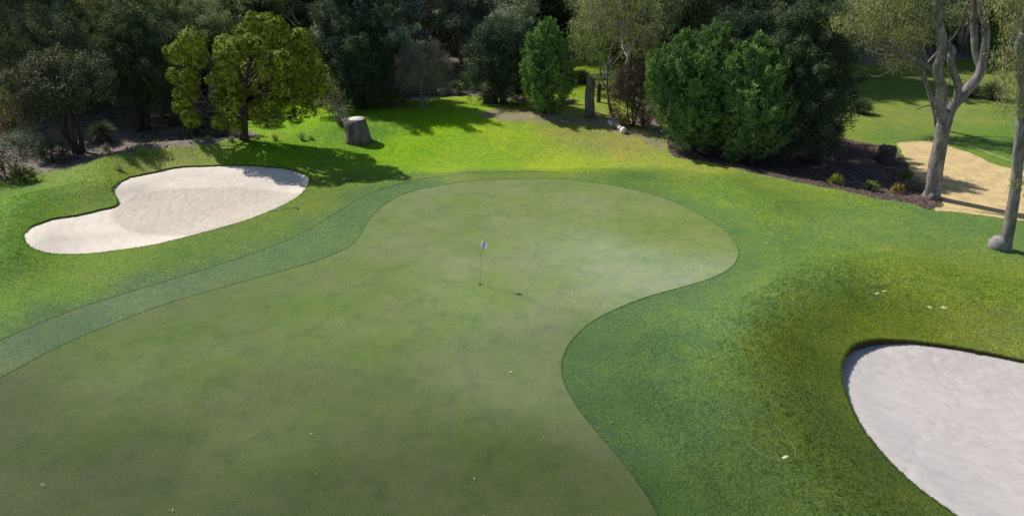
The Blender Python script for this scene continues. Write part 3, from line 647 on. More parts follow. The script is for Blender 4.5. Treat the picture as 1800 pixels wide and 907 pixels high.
px_tree('casuarina_tree', 'tall near-black casuarina rising behind the big sawn stump', (640,190),
 [(620,-20,40,2),(660,-10,36,2),(600,40,40,1),(650,40,42,1),(590,90,34,.5),(640,95,44,0),(680,80,26,1),(610,140,34,0),(655,145,34,0),(590,165,24,.4),(640,170,26,-.3),(620,70,52,3.0),(635,130,44,2.6)],
 M['leaf_dark'], M['bark_dark'], .3, 41, stems=2, **KD)
px_tree('casuarina_tree', 'dark drooping casuarina behind the grass tree near the left bunker', (252,228),
 [(245,60,36,.5),(210,90,32,.5),(280,85,34,.5),(235,120,40,-.4),(280,130,34,0),(200,140,30,.2),(225,165,30,-.2),(275,170,24,0),(250,100,46,2.4),(220,45,26,1)],
 M['leaf_dark'], M['bark_dark'], .3, 42, stems=3, **dict(KD, dens=150))
px_tree('gum_tree', 'dark leaning gum with sunlit olive top at the left edge beside the bunker bank', (140,268),
 [(40,140,26,.6),(80,130,28,.8),(130,125,30,.8),(165,135,24,.6),(35,175,24,.4),(85,165,32,0),(130,160,30,0),(172,158,20,.2),(60,200,20,0),(100,195,20,-.2)],
 M['leaf_deep'], M['bark_dark'], .26, 51, stems=3, leaf=(.17, .05), dens=150, subr=.24, per=9, droop=.4, out=.3, cap=120000, lumpy=.3, sl=3, plumes=8, pup=.35, plen=1.0, prad=.26, fray=.3)
px_tree('conifer_tree', 'upright dark green conifer beside the bare patch at the back of the green', (955,198),
 [(965,70,20,.4),(950,95,24,0),(980,100,24,.2),(945,130,26,-.3),(982,135,28,0),(950,165,26,-.4),(980,165,24,-.2),(960,130,34,1.6),(938,150,16,0),(960,188,16,0)],
 M['leaf_green'], M['bark_dark'], .2, 61, flatten=1.3, **dict(KG, dens=140, cap=70000))
px_tree('casuarina_tree', 'rounded dark tree with shaded base left of the upright conifer', (886,182),
 [(880,55,28,.6),(855,85,28,.2),(905,85,30,.3),(850,120,30,0),(900,125,34,-.4),(855,155,28,-.2),(905,160,28,-.4),(880,105,42,2.2),(930,120,20,.5)],
 M['leaf_dark'], M['bark_dark'], .25, 62, **dict(KD, dens=120, cap=80000))
px_tree('paperbark_tree', 'small brownish twiggy tree with pale foot on the bright grass', (745,190),
 [(720,110,24,.2),(752,100,26,0),(778,115,18,.3),(715,138,20,0),(748,132,26,-.3),(770,145,18,0),(740,120,30,1.4)],
 M['leaf_brown'], M['bark_gum'], .13, 63, stems=3, leaf=(.13, .04), dens=170, plumes=7, pup=.5, subr=.26, per=9, droop=.2, cap=50000, lumpy=.3)
px_tree('rusty_shrub', 'rusty red-brown shrub between the white logs and the broad cypress', (1112,222),
 [(1110,140,20,.2),(1095,165,20,0),(1128,165,22,0),(1100,190,22,-.2),(1130,195,20,0),(1140,150,16,.4),(1090,205,12,0)],
 M['leaf_rust'], M['bark_dark'], .1, 64, cat='shrub', stems=3, leaf=(.12, .05), dens=230, subr=.2, per=9, droop=.2, cap=40000, lumpy=.3)
px_tree('slender_gum', 'slender pale-trunked gum with airy crown beside the upright dead trunk', (1078,207),
 [(1060,15,34,.5),(1095,-5,34,.5),(1040,55,28,0),(1090,45,26,0),(1130,30,30,.8),(1120,70,26,.6),(1030,90,20,0),(1150,60,24,1),(1075,-30,36,.5)],
 M['leaf_olive'], M['bark_gum'], .11, 65, leaf=(.17, .045), dens=70, subr=.28, per=9, droop=.8, out=.2, cap=40000, lumpy=.35)

# --- the big forked gum and its neighbour on the right
def px_limb(g, pts, Y0, r0, r1, n=10, dy=0, base=None, sub=4):
    P = np.array([at(u, v, Y0+dy*i/(len(pts)-1)) for i, (u, v) in enumerate(pts)]); P = catmull(P, sub, False)-base
    g.tube(P, np.linspace(r0, r1, len(P)), n, True, .08)
    return P
def gum_forked():
    b = W(1637, 347); z0 = H(*b)[0]; base = np.array([b[0], b[1], z0]); Y = b[1]
    root = empty('gum_tree', base, 0, 'large grey forked gum tree beside the sandy path', 'tree')
    g = Geo(); 
    P = px_limb(g, [(1636,352),(1639,335),(1646,290),(1654,245),(1661,212),(1662,195)], Y, .43, .38, 14, 0, base)
    g2 = Geo(); g2.tube(np.array([[0, 0, -.2], [0.02, 0, .15], [0.05, 0, .6]]), [.62, .50, .41], 14, True, .14)
    g.add(np.vstack(g2.V), np.vstack(g2.F4), np.vstack(g2.F3))
    px_limb(g, [(1658,215),(1653,185),(1655,155),(1647,125),(1655,95),(1654,55),(1647,20),(1650,-30),(1640,-90)], Y, .33, .15, 11, -.8, base)
    px_limb(g, [(1660,218),(1676,185),(1700,158),(1722,130),(1728,95),(1733,50),(1724,5),(1730,-50),(1722,-110)], Y, .34, .15, 11, .8, base)
    px_limb(g, [(1682,182),(1684,150),(1676,128),(1671,105),(1674,88),(1662,76),(1656,55)], Y, .22, .17, 10, -.3, base)
    px_limb(g, [(1726,122),(1716,95),(1713,60),(1711,25),(1714,-20),(1700,-80)], Y+.4, .24, .12, 9, 1.0, base)
    px_limb(g, [(1648,125),(1622,112),(1590,98),(1560,82),(1530,72),(1500,58)], Y-.1, .16, .03, 8, 2.0, base)
    px_limb(g, [(1600,104),(1585,120),(1560,128),(1545,135),(1530,133)], Y+.5, .07, .02, 6, .3, base)
    px_limb(g, [(1650,188),(1632,186),(1618,190),(1610,194)], Y-.2, .05, .015, 5, -.3, base)
    px_limb(g, [(1690,176),(1704,184),(1716,181)], Y, .04, .015, 5, -.3, base)
    px_limb(g, [(1655,160),(1668,150),(1671,135),(1668,128)], Y-.1, .04, .015, 5, -.3, base)
    obj('trunk', g.mesh('trunk', M['bark_gum']), root)
    L = []
    for (u, v, rp, dy) in [(1600,-30,50,-.5),(1560,10,40,1),(1650,-60,60,0),(1720,-50,60,.5),(1780,-20,50,1),(1660,-130,70,1.5),(1740,-140,70,1),(1540,55,30,1.6),(1600,60,26,1.2),(1500,40,34,2),(1580,110,20,.8),(1780,-90,60,-1),(1600,-110,60,-1.5),(1830,-60,50,1)]:
        p = at(u, v, Y+dy); r = rp/F*47; L.append((*(p-base), r, r, r*.6))
    me, C = crown_mesh('crown', L, M['leaf_olive'], leaf=(.17, .045), dens=75, subr=.3, per=9, droop=.9, out=.2, seed=71, cap=110000, lumpy=.4, hollow=.3)
    g3 = Geo(); r = np.random.default_rng(3)
    for i, l in enumerate(L):
        src = (at(1648, -40, Y-.6) if l[0] < (at(1690, 0, Y)-base)[0] else at(1726, -40, Y+.6))-base
        if l[2] < 10.6 and l[0] < -1: src = at(1590, 98, Y+.9)-base
        g3.tube(bend(src, l[:3], 7, i, .12), np.linspace(.11, .02, 7), 6, False)
    for c in C[r.choice(len(C), 220)]:
        l = np.array(L)[np.argmin(((np.array(L)[:, :3]-c)**2).sum(1))]; g3.tube(bend(l[:3], c, 4, int(r.integers(1e6))), np.linspace(.03, .01, 4), 4, False)
    obj('branch', g3.mesh('branch', M['bark_gum']), root); obj('crown', me, root)
gum_forked()
px_tree('gum_tree', 'airy olive gum whose foliage hangs behind the forked gum', (1651,226),
 [(1600,20,26,0),(1560,40,26,.5),(1530,15,26,.8),(1630,55,22,0),(1590,75,22,.2),(1545,85,20,.4),(1510,60,20,.8),(1610,105,14,.2),(1500,20,24,1.2),(1570,-10,28,.5),(1640,0,26,0),(1690,25,22,-.3),(1575,115,10,.2)],
 M['leaf_olive'], M['bark_gum'], .16, 74, leaf=(.18, .05), dens=62, subr=.3, per=9, droop=.9, out=.2, cap=50000, lumpy=.4, hollow=.4, fray=.4)
def gum_edge():
    b = W(1770, 438); z0 = H(*b)[0]; base = np.array([b[0], b[1], z0]); Y = b[1]
    root = empty('gum_tree', base, 0, 'slim pale gum trunk at the right edge with a grey rock at its foot', 'tree')
    g = Geo(); px_limb(g, [(1768,442),(1771,415),(1778,375),(1786,320),(1791,260),(1796,200),(1797,150),(1793,110),(1798,70),(1806,20),(1812,-40),(1806,-110)], Y, .28, .14, 12, .3, base)
    px_limb(g, [(1794,105),(1790,80),(1800,60)], Y, .2, .14, 8, 0, base)
    px_limb(g, [(1806,30),(1790,40),(1775,80),(1768,120),(1765,150)], Y-.1, .07, .02, 6, -.3, base)
    px_limb(g, [(1806,20),(1830,-30),(1860,-60)], Y, .12, .05, 6, .5, base)
    obj('trunk', g.mesh('trunk', M['bark_gum']), root); L = []
    for (u, v, rp, dy) in [(1790,70,26,.3),(1772,105,22,0),(1785,140,24,-.1),(1775,180,18,0),(1795,195,18,.1),(1790,20,30,0),(1840,-20,50,.4),(1850,60,36,.6),(1812,-60,60,0),(1780,-50,40,.4),(1870,-60,50,-.4),(1840,140,36,.2),(1792,322,9,-.2)]:
        p = at(u, v, Y+dy); r = rp/F*40; L.append((*(p-base), r, r, r))
    me, C = crown_mesh('crown', L, M['leaf_olive'], leaf=(.15, .035), dens=75, subr=.25, per=9, droop=1.1, out=.2, seed=72, cap=50000, lumpy=.35, hollow=.3)
    obj('crown', me, root)
    # rock at its foot
    p = W(1757, 437); rr = np.random.default_rng(12); n = 9; V = []; zs = [-.1, .12, .38, .55, .62]; rs = [.40, .43, .38, .30, .12]
    for z, q in zip(zs, rs):
        for k in range(n):
            t = 2*math.pi*(k+rr.uniform(-.25, .25))/n; w = q*rr.uniform(.85, 1.18); V.append((math.cos(t)*w*1.1, math.sin(t)*w, z+rr.uniform(-.04, .04)))
    V.append((0, 0, .63)); V = np.array(V); I = np.arange(n*5).reshape(5, n); A = I[:-1]; B = I[1:]
    F4 = np.stack([A, np.roll(A, -1, 1), np.roll(B, -1, 1), B], -1).reshape(-1, 4); F3 = np.stack([I[-1], np.roll(I[-1], -1), np.full(n, n*5)], 1)
    tag(obj('rock', mesh_np('rock', V, [F4, F3], M['stone']), None, (p[0]-.05, p[1]+.05, H(*p)[0])), 'squat grey rock leaning against the foot of the slim gum', 'rock')
gum_edge()

px_tree('gum_tree', 'broad olive-topped gum rising behind the dark leaning gum', (80,212),
 [(5,85,26,.5),(40,70,28,.2),(75,55,28,.6),(110,75,30,0),(150,90,26,.3),(20,120,28,0),(70,105,32,-.5),(115,115,30,-.3),(170,115,20,.4),(60,140,30,0),(120,150,26,0),(30,40,24,1.2),(110,45,24,1.2)],
 M['leaf_olive'], M['bark_dark'], .26, 53, stems=2, leaf=(.18, .05), dens=120, subr=.26, per=9, droop=.4, out=.3, cap=110000, lumpy=.3, sl=3, plumes=8, pup=.35, plen=1.0, prad=.26, fray=.3)
for u, v, rr_, lab, sd in [(345,238,15,'dark low shrub beneath the left lobe of the wattle',1),(392,240,14,'dark low shrub between the wattle stems',2),(372,228,16,'tallest dark shrub under the middle of the wattle',3),(300,222,14,'dark low shrub left of the wattle on the litter',4),(470,222,13,'dark low shrub on bright grass right of the wattle trunk',5)]:
    px_tree('leafy_shrub', lab, (u, v), [(u-6, v-rr_, rr_*.8, 0), (u+8, v-rr_*.9, rr_*.7, .1), (u, v-rr_*1.5, rr_*.7, .2)], M['leaf_deep'], M['bark_dark'], .05, 110+sd, cat='shrub', stems=2, leaf=(.13, .05), dens=140, subr=.2, per=9, cap=12000, fray=.35)
# --- smaller plants at the left edge
px_tree('golden_shrub', 'golden tipped feathery shrub at the left edge of the woodland', (22,245),
 [(10,185,22,0),(35,195,20,0),(20,215,24,-.3),(-15,200,26,.3),(45,218,14,0)], M['leaf_gold'], M['bark_dark'], .08, 81, cat='shrub', stems=3, leaf=(.12, .03), dens=110, subr=.25, per=9, droop=.2, cap=30000)
px_tree('grey_shrub', 'pale grey low shrub in front of the golden shrub', (40,275),
 [(25,255,18,0),(55,258,18,0),(5,268,20,0),(75,268,12,.2),(40,250,14,.5)], M['leaf_grey'], M['bark_dark'], .06, 82, cat='shrub', stems=3, leaf=(.12, .03), dens=110, subr=.2, per=9, cap=20000)
px_tree('leafy_shrub', 'dark bluish leafy shrub at the bottom of the left thicket', (15,318),
 [(5,298,20,0),(28,305,14,0),(-20,305,24,0)], M['leaf_deep'], M['bark_dark'], .05, 83, cat='shrub', stems=2, leaf=(.14, .05), dens=110, subr=.2, per=9, cap=15000)
px_tree('leafy_shrub', 'fresh green leafy shrub on the grass bank edge below the grey shrubs', (42,318),
 [(40,306,13,0),(58,310,9,0)], M['leaf_wattle'], M['bark_dark'], .04, 84, cat='shrub', stems=2, leaf=(.12, .05), dens=110, subr=.2, per=9, cap=9000)
px_tree('leafy_shrub', 'dark rounded shrub in the shade beside the leaning gum foot', (95,285),
 [(90,262,18,0),(110,268,14,0),(75,270,12,0)], M['leaf_dark'], M['bark_dark'], .05, 85, cat='shrub', stems=2, leaf=(.14, .05), dens=130, subr=.2, per=9, cap=15000)
px_tree('leafy_shrub', 'grey-green leafy shrub left of the big sawn stump', (582,205),
 [(575,165,20,0),(595,180,16,0),(565,185,16,0),(580,195,14,-.2)], M['leaf_olive'], M['bark_dark'], .06, 86, cat='shrub', stems=3, leaf=(.16, .04), dens=90, subr=.25, per=9, up=.5, droop=0, cap=20000)
px_tree('leafy_shrub', 'dark reddish shrub in shadow beneath the casuarina right of the stump', (685,190),
 [(670,165,18,0),(695,170,16,0),(680,180,14,0),(710,178,10,0)], M['leaf_rust'], M['bark_dark'], .05, 87, cat='shrub', stems=3, leaf=(.12, .04), dens=90, subr=.25, per=9, cap=12000)
px_tree('leafy_shrub', 'olive and bronze rounded shrub left of the rusty shrub', (1070,168),
 [(1065,140,20,0),(1085,150,16,0),(1055,155,14,0)], M['leaf_olive'], M['bark_dark'], .06, 88, cat='shrub', stems=2, leaf=(.12, .05), dens=100, subr=.25, per=9, cap=15000)
for i, (u, v, r_, lab) in enumerate([(1470,322,11,'round green seedling shrub on the grass edge under the dark casuarina'),(1531,331,11,'dark green seedling shrub at the middle of the mulch edge'),(1590,309,10,'upright green seedling shrub in the mulch farthest from the lawn'),(1578,335,9,'yellowish seedling shrub in open mulch'),(1609,327,14,'dark brownish low shrub in the mulch next to the forked gum'),(245,267,9,'small dark tuft shrub on the bank above the left bunker'),(186,262,6,'tiny brown tuft on the bare soil behind the bank')]):
    px_tree('seedling_shrub', lab, (u, v+4), [(u, v-3, r_*.8, 0), (u-r_*.5, v, r_*.6, .1), (u+r_*.5, v, r_*.6, -.1)], [M['leaf_wattle'], M['leaf_green'], M['leaf_wattle'], M['leaf_gold'], M['leaf_brown'], M['leaf_green'], M['leaf_brown']][i], M['bark_dark'], .02, 90+i, cat='shrub', ntw=10, leaf=(.08, .03), dens=300, subr=.07, per=8, cap=3000)

# --- grass trees
def grass_tree(px, r, label, seed, trunk=.55, pale=False):
    b = W(*px); z0 = H(*b)[0]; root = empty('grass_tree', (b[0], b[1], z0), 0, label, 'grass tree', 'grass trees scattered along the woodland edge')
    g = Geo(); g.tube([[0, 0, -.1], [0, 0, trunk*.5], [.03, 0, trunk]], [.24, .22, .2], 9, True, .1); obj('trunk', g.mesh('trunk', M['bark_dark']), root)
    rr = np.random.default_rng(seed)
    def burst(n, L, wd, zlo, droop, mat, nm):
        d = rr.normal(0, 1, (n, 3)); d[:, 2] = np.abs(d[:, 2])*1.0+zlo; d /= np.linalg.norm(d, axis=1)[:, None]
        w = np.cross(d, rr.normal(0, 1, (n, 3))); w /= np.linalg.norm(w, axis=1)[:, None]; l = L*rr.uniform(.75, 1.1, n)[:, None]
        c = np.tile([[0.03, 0, trunk]], (n, 1)); m1 = c+d*l*.55; m1[:, 2] -= droop*.15*l[:, 0]; e = c+d*l; e[:, 2] -= droop*l[:, 0]*.6
        V = np.stack([c-w*wd, c+w*wd, m1+w*wd, m1-w*wd, e], 1).reshape(-1, 3); o = np.arange(n)[:, None]*5
        obj(nm, mesh_np(nm, V, [np.hstack([o, o+1, o+2, o+3]), np.hstack([o+3, o+2, o+4])], mat, {'tint': ('FACE', np.tile(np.clip(rr.normal(.5, .25, n), 0, 1), 2))}), root)
    burst(900, r, .010, -.25, .35, M['spike'], 'crown'); burst(380, r*.75, .014, -1.6, .35, M['skirt'], 'skirt')
grass_tree((181,250), 1.15, 'spiky grass tree with dark skirt on bare litter behind the left bunker', 1, .75)
grass_tree((1514,200), 1.1, 'spiky grass tree at the edge of the far fairway by the dark casuarina', 2, .6)
grass_tree((1742,175), 1.5, 'pale spiky grass tree on the far fairway right of the forked gum', 3, .7)
grass_tree((1700,170), 1.2, 'darker grass tree seen between the forks of the large gum', 4, .6)
grass_tree((680,150), 1.3, 'pale grass tree in the clearing behind the tall casuarina', 5, .8)
grass_tree((1022,146), 1.2, 'grass tree in the sunny gap behind the upright dead trunk', 6, .5)
grass_tree((800,165), 1.0, 'dull grass tree in the shade right of the small twiggy tree', 7, .5)

# ------------------------------------------------------------------ background woodland
def proto(kind, var):
    r = np.random.default_rng(hash((kind, var)) % 1000 if False else {'olive': 100, 'grey': 200, 'dark': 300, 'green': 400, 'brown': 500, 'gold': 600}[kind]+var)
    cfg = dict(
        olive=(11, 'leaf_olive', 'bark_pale', .2, dict(leaf=(.24, .07), dens=62, subr=.36, per=9, droop=.7, out=.2, cap=48000, sl=1, plumes=8, pup=.3, plen=1.1, prad=.28, fray=.3, lumpy=.35, hollow=.4)),
        grey=(10, 'leaf_grey', 'bark_gum', .2, dict(leaf=(.24, .07), dens=62, subr=.36, per=9, droop=.5, out=.3, cap=48000, sl=1, plumes=8, pup=.3, plen=1.1, prad=.28, fray=.3, lumpy=.35, hollow=.4)),
        dark=(10, 'leaf_dark', 'bark_dark', .2, dict(leaf=(.28, .07), dens=90, subr=.3, per=9, droop=.3, out=.5, cap=52000, sl=2, plumes=9, pup=.7, plen=1.1, prad=.26, fray=.3, vert=1.4, lumpy=.3)),
        green=(7, 'leaf_green', 'bark_dark', .16, dict(leaf=(.26, .07), dens=90, subr=.3, per=9, up=.6, droop=0, cap=26000, lumpy=.25)),
        brown=(8, 'leaf_brown', 'bark_gum', .16, dict(leaf=(.22, .05), dens=50, subr=.4, per=9, droop=.3, cap=36000, sl=3, lumpy=.4, hollow=.3)),
        gold=(6, 'leaf_gold', 'bark_dark', .14, dict(leaf=(.22, .06), dens=36, subr=.4, per=9, droop=.2, cap=20000, lumpy=.3)))[kind]
    h = cfg[0]*r.uniform(.9, 1.1); L = []; n = 15
    for i in range(n):
        t = (i+.5)/n; a = i*2.4+r.uniform(-.5, .5)
        if kind in ('olive', 'grey', 'brown'): cb = .48 if (var == 1 and kind == 'olive') else .30; z = h*(cb+(.92-cb)*t); R = h*.34*math.sin(math.pi*(.25+.6*t))*r.uniform(.3, 1.25); rr = h*r.uniform(.07, .16)
        elif kind == 'dark': z = h*(.18+.72*t); R = h*.2*(1.15-t)*r.uniform(.4, 1.2); rr = h*(.15-.08*t)*r.uniform(.7, 1.2)
        else: z = h*(.16+.68*t); R = h*.27*(1.05-t)*r.uniform(.5, 1.2); rr = h*(.2-.08*t)
        L.append((R*math.cos(a), R*math.sin(a), z, rr, rr, rr*r.uniform(.75, 1.0)))
    me, C = crown_mesh('crown', L, M[cfg[1]], seed=int(r.integers(1e6)), **cfg[4])
    return skeleton('trunk', L, h, cfg[3], M[cfg[2]], int(r.integers(1e5)), 2 if kind in ('brown', 'dark') else 1, twigs=C, ntw=50), me
PROTO = {}
def bg_tree(kind, var, x, y, s, rz, label):
    if (kind, var) not in PROTO: PROTO[(kind, var)] = proto(kind, var)
    tr, cr = PROTO[(kind, var)]
    nm = {'olive': 'gum_tree', 'grey': 'gum_tree', 'dark': 'casuarina_tree', 'green': 'bushy_tree', 'brown': 'paperbark_tree', 'gold': 'wattle_tree'}[kind]
    root = empty(nm, (x, y, H(x, y)[0]), rz, label, 'tree', 'woodland trees behind the green'); root.scale = (s, s, s*random.uniform(.9, 1.1))
    obj('trunk', tr, root); obj('crown', cr, root)
random.seed(5)
DESC = {'olive': 'olive drooping gum', 'grey': 'grey-green gum', 'dark': 'dark casuarina', 'green': 'bushy green tree', 'brown': 'brownish twiggy paperbark', 'gold': 'golden-tipped wattle'}
ANCH = [(30,'the golden shrub'),(140,'the leaning dark gum'),(250,'the drooping casuarina'),(345,'the wattle left half'),(480,'the wattle right half'),(625,'the big sawn stump'),(745,'the small twiggy tree'),(885,'the rounded dark tree'),(960,'the upright conifer'),(1035,'the upright dead trunk'),(1110,'the rusty shrub'),(1215,'the broad cypress'),(1320,'the pointed cypress'),(1440,'the casuarina by the mulch'),(1515,'the fairway grass tree'),(1650,'the forked gum'),(1790,'the slim edge gum')]
FW = {0: 'first', 1: 'second', 2: 'third', 3: 'fourth', 4: 'fifth', 5: 'sixth', 6: 'deepest'}
spots = []
rows = [(176, 46), (146, 60), (118, 62), (94, 68), (72, 72), (50, 78), (28, 86)]
def kinds_at(u, k):
    if u < 130: return ['olive', 'olive', 'grey', 'dark']
    if u < 330: return ['olive', 'grey', 'dark', 'dark']
    if u < 600: return ['dark', 'dark', 'olive', 'green']
    if u < 720: return ['dark', 'olive', 'green', 'gold'] if k > 2 else ['dark', 'grey']
    if u < 860: return ['brown', 'grey', 'olive', 'gold' if k > 3 else 'dark']
    if u < 1010: return ['olive', 'olive', 'grey', 'dark']
    if u < 1180: return ['olive', 'olive', 'grey', 'green']
    if u < 1480: return ['dark', 'olive', 'green', 'olive']
    return ['olive', 'grey', 'green', 'dark']
for k, (v, step) in enumerate(rows):
    u = -60+random.uniform(0, 30)
    while u < 1880:
        uu = u+random.uniform(-12, 12); vv = v+random.uniform(-10, 10); u += step*random.uniform(.8, 1.2)
        if k == 0 and (uu > 420 and uu < 560 or uu > 700): continue
        if k == 1 and (650 < uu < 800 or 835 < uu < 1090 or uu > 1150): continue
        if k == 2 and (680 < uu < 720 or 870 < uu < 1070 or uu > 1470): continue
        if k == 3 and uu > 1490: vv = 76 + random.uniform(-6, 6)
        spots.append((k, uu, vv))
used = set()
for k, u, v in spots:
    kd = random.choice(kinds_at(u, k)); p = W(u, v); a = min(ANCH, key=lambda q: abs(q[0]-u))
    side = 'behind' if abs(a[0]-u) < 22 else ('behind left of' if u < a[0] else 'behind right of')
    s = random.uniform(.8, 1.15)
    if k == 0: s *= .8
    lab = f'{DESC[kd]} in {FW[k]} woodland row {side} {a[1]}'
    if lab in used:
        for w in ('taller', 'shorter', 'broader', 'slimmer'):
            l2 = lab.replace(DESC[kd], w+' '+DESC[kd])
            if l2 not in used:
                lab = l2; s = {'taller': 1.22, 'shorter': .7, 'broader': 1.05, 'slimmer': .9}[w]; break
    used.add(lab); bg_tree(kd, random.randint(0, 1), p[0], p[1], s, random.uniform(0, 6.28), lab)

UP = {}
def low_shrub(kind, x, y, s, rz, label):
    if kind not in UP:
        r = np.random.default_rng({'olive': 1, 'green': 2, 'brown': 3, 'grey': 4}[kind]+900); L = [(r.normal(0, .6), r.normal(0, .6), r.uniform(.45, 1.2), q, q, q*.8) for q in r.uniform(.5, .8, 6)]
        me, C = crown_mesh('crown', L, M['leaf_'+kind], leaf=(.18, .05), dens=110, subr=.2, per=9, seed=int(r.integers(1e5)), cap=9000, lumpy=.3, sl=3)
        UP[kind] = (skeleton('stem', L, 1.6, .06, M['bark_dark'], 5, 3), me)
    root = empty('understorey_shrub', (x, y, H(x, y)[0]), rz, label, 'shrub', 'low shrubs under the woodland trees'); root.scale = (s, s, s)
    obj('stem', UP[kind][0], root); obj('crown', UP[kind][1], root)
ushr = set()
for k, (v, step) in enumerate([(190, 62), (160, 60), (130, 66), (104, 74), (78, 90)]):
    u = -40+random.uniform(0, 40)
    while u < 1850:
        uu = u+random.uniform(-14, 14); vv = v+random.uniform(-9, 9); u += step*random.uniform(.8, 1.2)
        P_ = W(uu, vv)[None]
        if not inside(P_, FLOORP)[0] or inside(P_, GAP)[0] or inside(P_, MULCH)[0] or (uu > 1380 and vv > 95): continue
        if k == 0 and uu > 150: continue
        if 960 < uu < 1085 and vv > 110: continue
        kd = random.choice(['olive', 'green', 'brown', 'grey', 'grey']); a = min(ANCH, key=lambda q: abs(q[0]-uu))
        side = 'behind' if abs(a[0]-uu) < 22 else ('left behind' if uu < a[0] else 'right behind')
        nm = {'olive': 'olive', 'green': 'green', 'brown': 'brownish', 'grey': 'grey-green'}[kd]
        for pre in ('low', 'rounded', 'ragged', 'small', 'wide'):
            lab = f'{pre} {nm} understorey shrub, {FW[k]} shrub row {side} {a[1]}'
            if lab not in ushr: break
        ushr.add(lab); low_shrub(kd, P_[0][0], P_[0][1], random.uniform(.6, 1.3), random.uniform(0, 6.28), lab)
# ------------------------------------------------------------------ objects
def flagstick():
    b = W(843.5, 500.5); z0 = H(*b)[0]; root = empty('flagstick', (b[0], b[1], z0), 0, 'golf flagstick with small white and blue flag standing in the hole', 'flagstick')
    lean = .09; back = .22
    yel = plain('pole_yellow', (.62, .5, .2), .4); red = plain('pole_band', (.35, .10, .04), .4); wh = plain('pole_white', (.7, .68, .6), .4)
    top = 2.12
    g = Geo(); g.tube([[0, 0, -.15], [lean, back, top]], [.011, .009], 8); obj('pole', g.mesh('pole', yel), root)
    for z in (.05, 1.42):
        g = Geo(); g.tube([[lean*z/top, back*(z-.06)/top, z-.06], [lean*(z+.12)/top, back*(z+.06)/top, z+.06]], [.0135, .0135], 8); obj('band', g.mesh('band', red), root)
    # cloth: hangs from the pole, folded, lifting to the right
    nx, nzz = 14, 9; V = []
    for i in range(nx+1):
        s = i/nx
        for j in range(nzz+1):
            t = j/nzz; x = s*.26; z = top-.03-s*.17-(t-.0)*(.36-.13*s) ; y = .05*math.sin(s*7+t*1.2)*s**.6-.04*s
            V.append((lean*z/top+.012+x*(1-.12*t), y+back*z/top, z))
    V = np.array(V); F4 = []; c = []
    for i in range(nx):
        for j in range(nzz):
            a = i*(nzz+1)+j; F4.append((a, a+nzz+1, a+nzz+2, a+1)); c.append((.72, .72, .78) if i < 7 else (.42, .48, .84))
    m, nt, out = newmat('flag_cloth'); cc = attr(nt, 'Col'); d = N(nt, 'ShaderNodeBsdfDiffuse'); t = N(nt, 'ShaderNodeBsdfTranslucent'); nt.links.new(cc, d.inputs[0]); nt.links.new(cc, t.inputs[0])
    x = N(nt, 'ShaderNodeMixShader'); x.inputs[0].default_value = .45; nt.links.new(d.outputs[0], x.inputs[1]); nt.links.new(t.outputs[0], x.inputs[2]); nt.links.new(x.outputs[0], out.inputs[0])
    obj('flag', mesh_np('flag', V, np.array(F4), m, {'Col': ('FACE', np.array(c))}, True), root)
    g = Geo(); a = np.linspace(0, 2*math.pi, 24, endpoint=False)
    ring = lambda r, z: np.stack([np.cos(a)*r, np.sin(a)*r, np.full(24, z)], 1)
    V = np.vstack([ring(.058, .008), ring(.054, .010), ring(.054, .006)]); i = np.arange(24); j = (i+1) % 24
    g.add(V, np.vstack([np.stack([i, j, j+24, i+24], 1), np.stack([i+24, j+24, j+48, i+48], 1)])); g.add(np.vstack([ring(.054, .006), [[0, 0, .006]]]), None, np.stack([i, j, np.full(24, 24)], 1))
    obj('hole', g.mesh('hole', plain('dark_hole', (.02, .02, .015), .9)), root)
flagstick()
def rake(p0, p1, label, headlen=.55, zoff=None):
    a = W(*p0); b = W(*p1); z = (zoff or H); A = np.array([*a, float(H(*a)[0])]); B = np.array([*b, float(H(*b)[0])]); root = empty('bunker_rake', A, 0, label, 'rake', 'bunker rakes lying beside the left bunker')
    g = Geo(); d = B-A; d = d/np.linalg.norm(d); g.tube([[0, 0, .05], (B-A)+np.array([0, 0, .05])], [.018, .018], 8); obj('handle', g.mesh('handle', plain('rake_wood', (.42, .36, .26))), root)
    e = np.array([-d[1], d[0], 0]); e /= np.linalg.norm(e); c = (B-A)+np.array([0, 0, .04]); g = Geo(); g.tube([c-e*headlen/2, c+e*headlen/2], [.03, .03], 6)
    for k in range(11):
        q = c+e*headlen*(k/10-.5); g.tube([q, q+np.array([0, 0, -.05])-d*.06], [.010, .006], 4)
    obj('head', g.mesh('head', plain('rake_head', (.10, .13, .08))), root)
rake((470,372), (523,366), 'bunker rake lying half on the sand at the front right edge of the left bunker')
rake((540,297), (574,305), 'pale handled rake lying in the wattle shadow behind the left bunker', .4)

def stump():
    b = W(632, 248); z0 = H(*b)[0]; root = empty('tree_stump', (b[0]-.1, b[1], z0), 0, 'wide sawn tree stump with white cut top on the bright grass', 'tree stump')
    g = Geo(); pts = [[0, 0, -.2], [-.01, 0, .2], [-.05, 0, .7], [-.09, 0, 1.2], [-.11, 0, 1.55]]; g.tube(pts, [1.02, .93, .83, .77, .75], 28, True, .09); obj('trunk', g.mesh('trunk', M['stumpwood']), root)
    g = Geo(); g.tube([[.04, 0, 1.545], [.04, 0, 1.59]], [.56, .55], 20, True, .04); obj('cut_face', g.mesh('cut_face', M['cutwood']), root)
    g = Geo(); r = np.random.default_rng(4)
    for k in range(16):
        a = r.uniform(1.8, 4.6); q = np.array([math.cos(a)*r.uniform(.2, .6)-.45, math.sin(a)*.4, 1.42]); g.tube([q, q+np.array([r.normal(0, .06), r.normal(0, .06), r.uniform(.05, .24)])], [r.uniform(.05, .12), .02], 5)
    obj('splinter', g.mesh('splinter', M['deadwood'], smooth_=False), root)
stump()
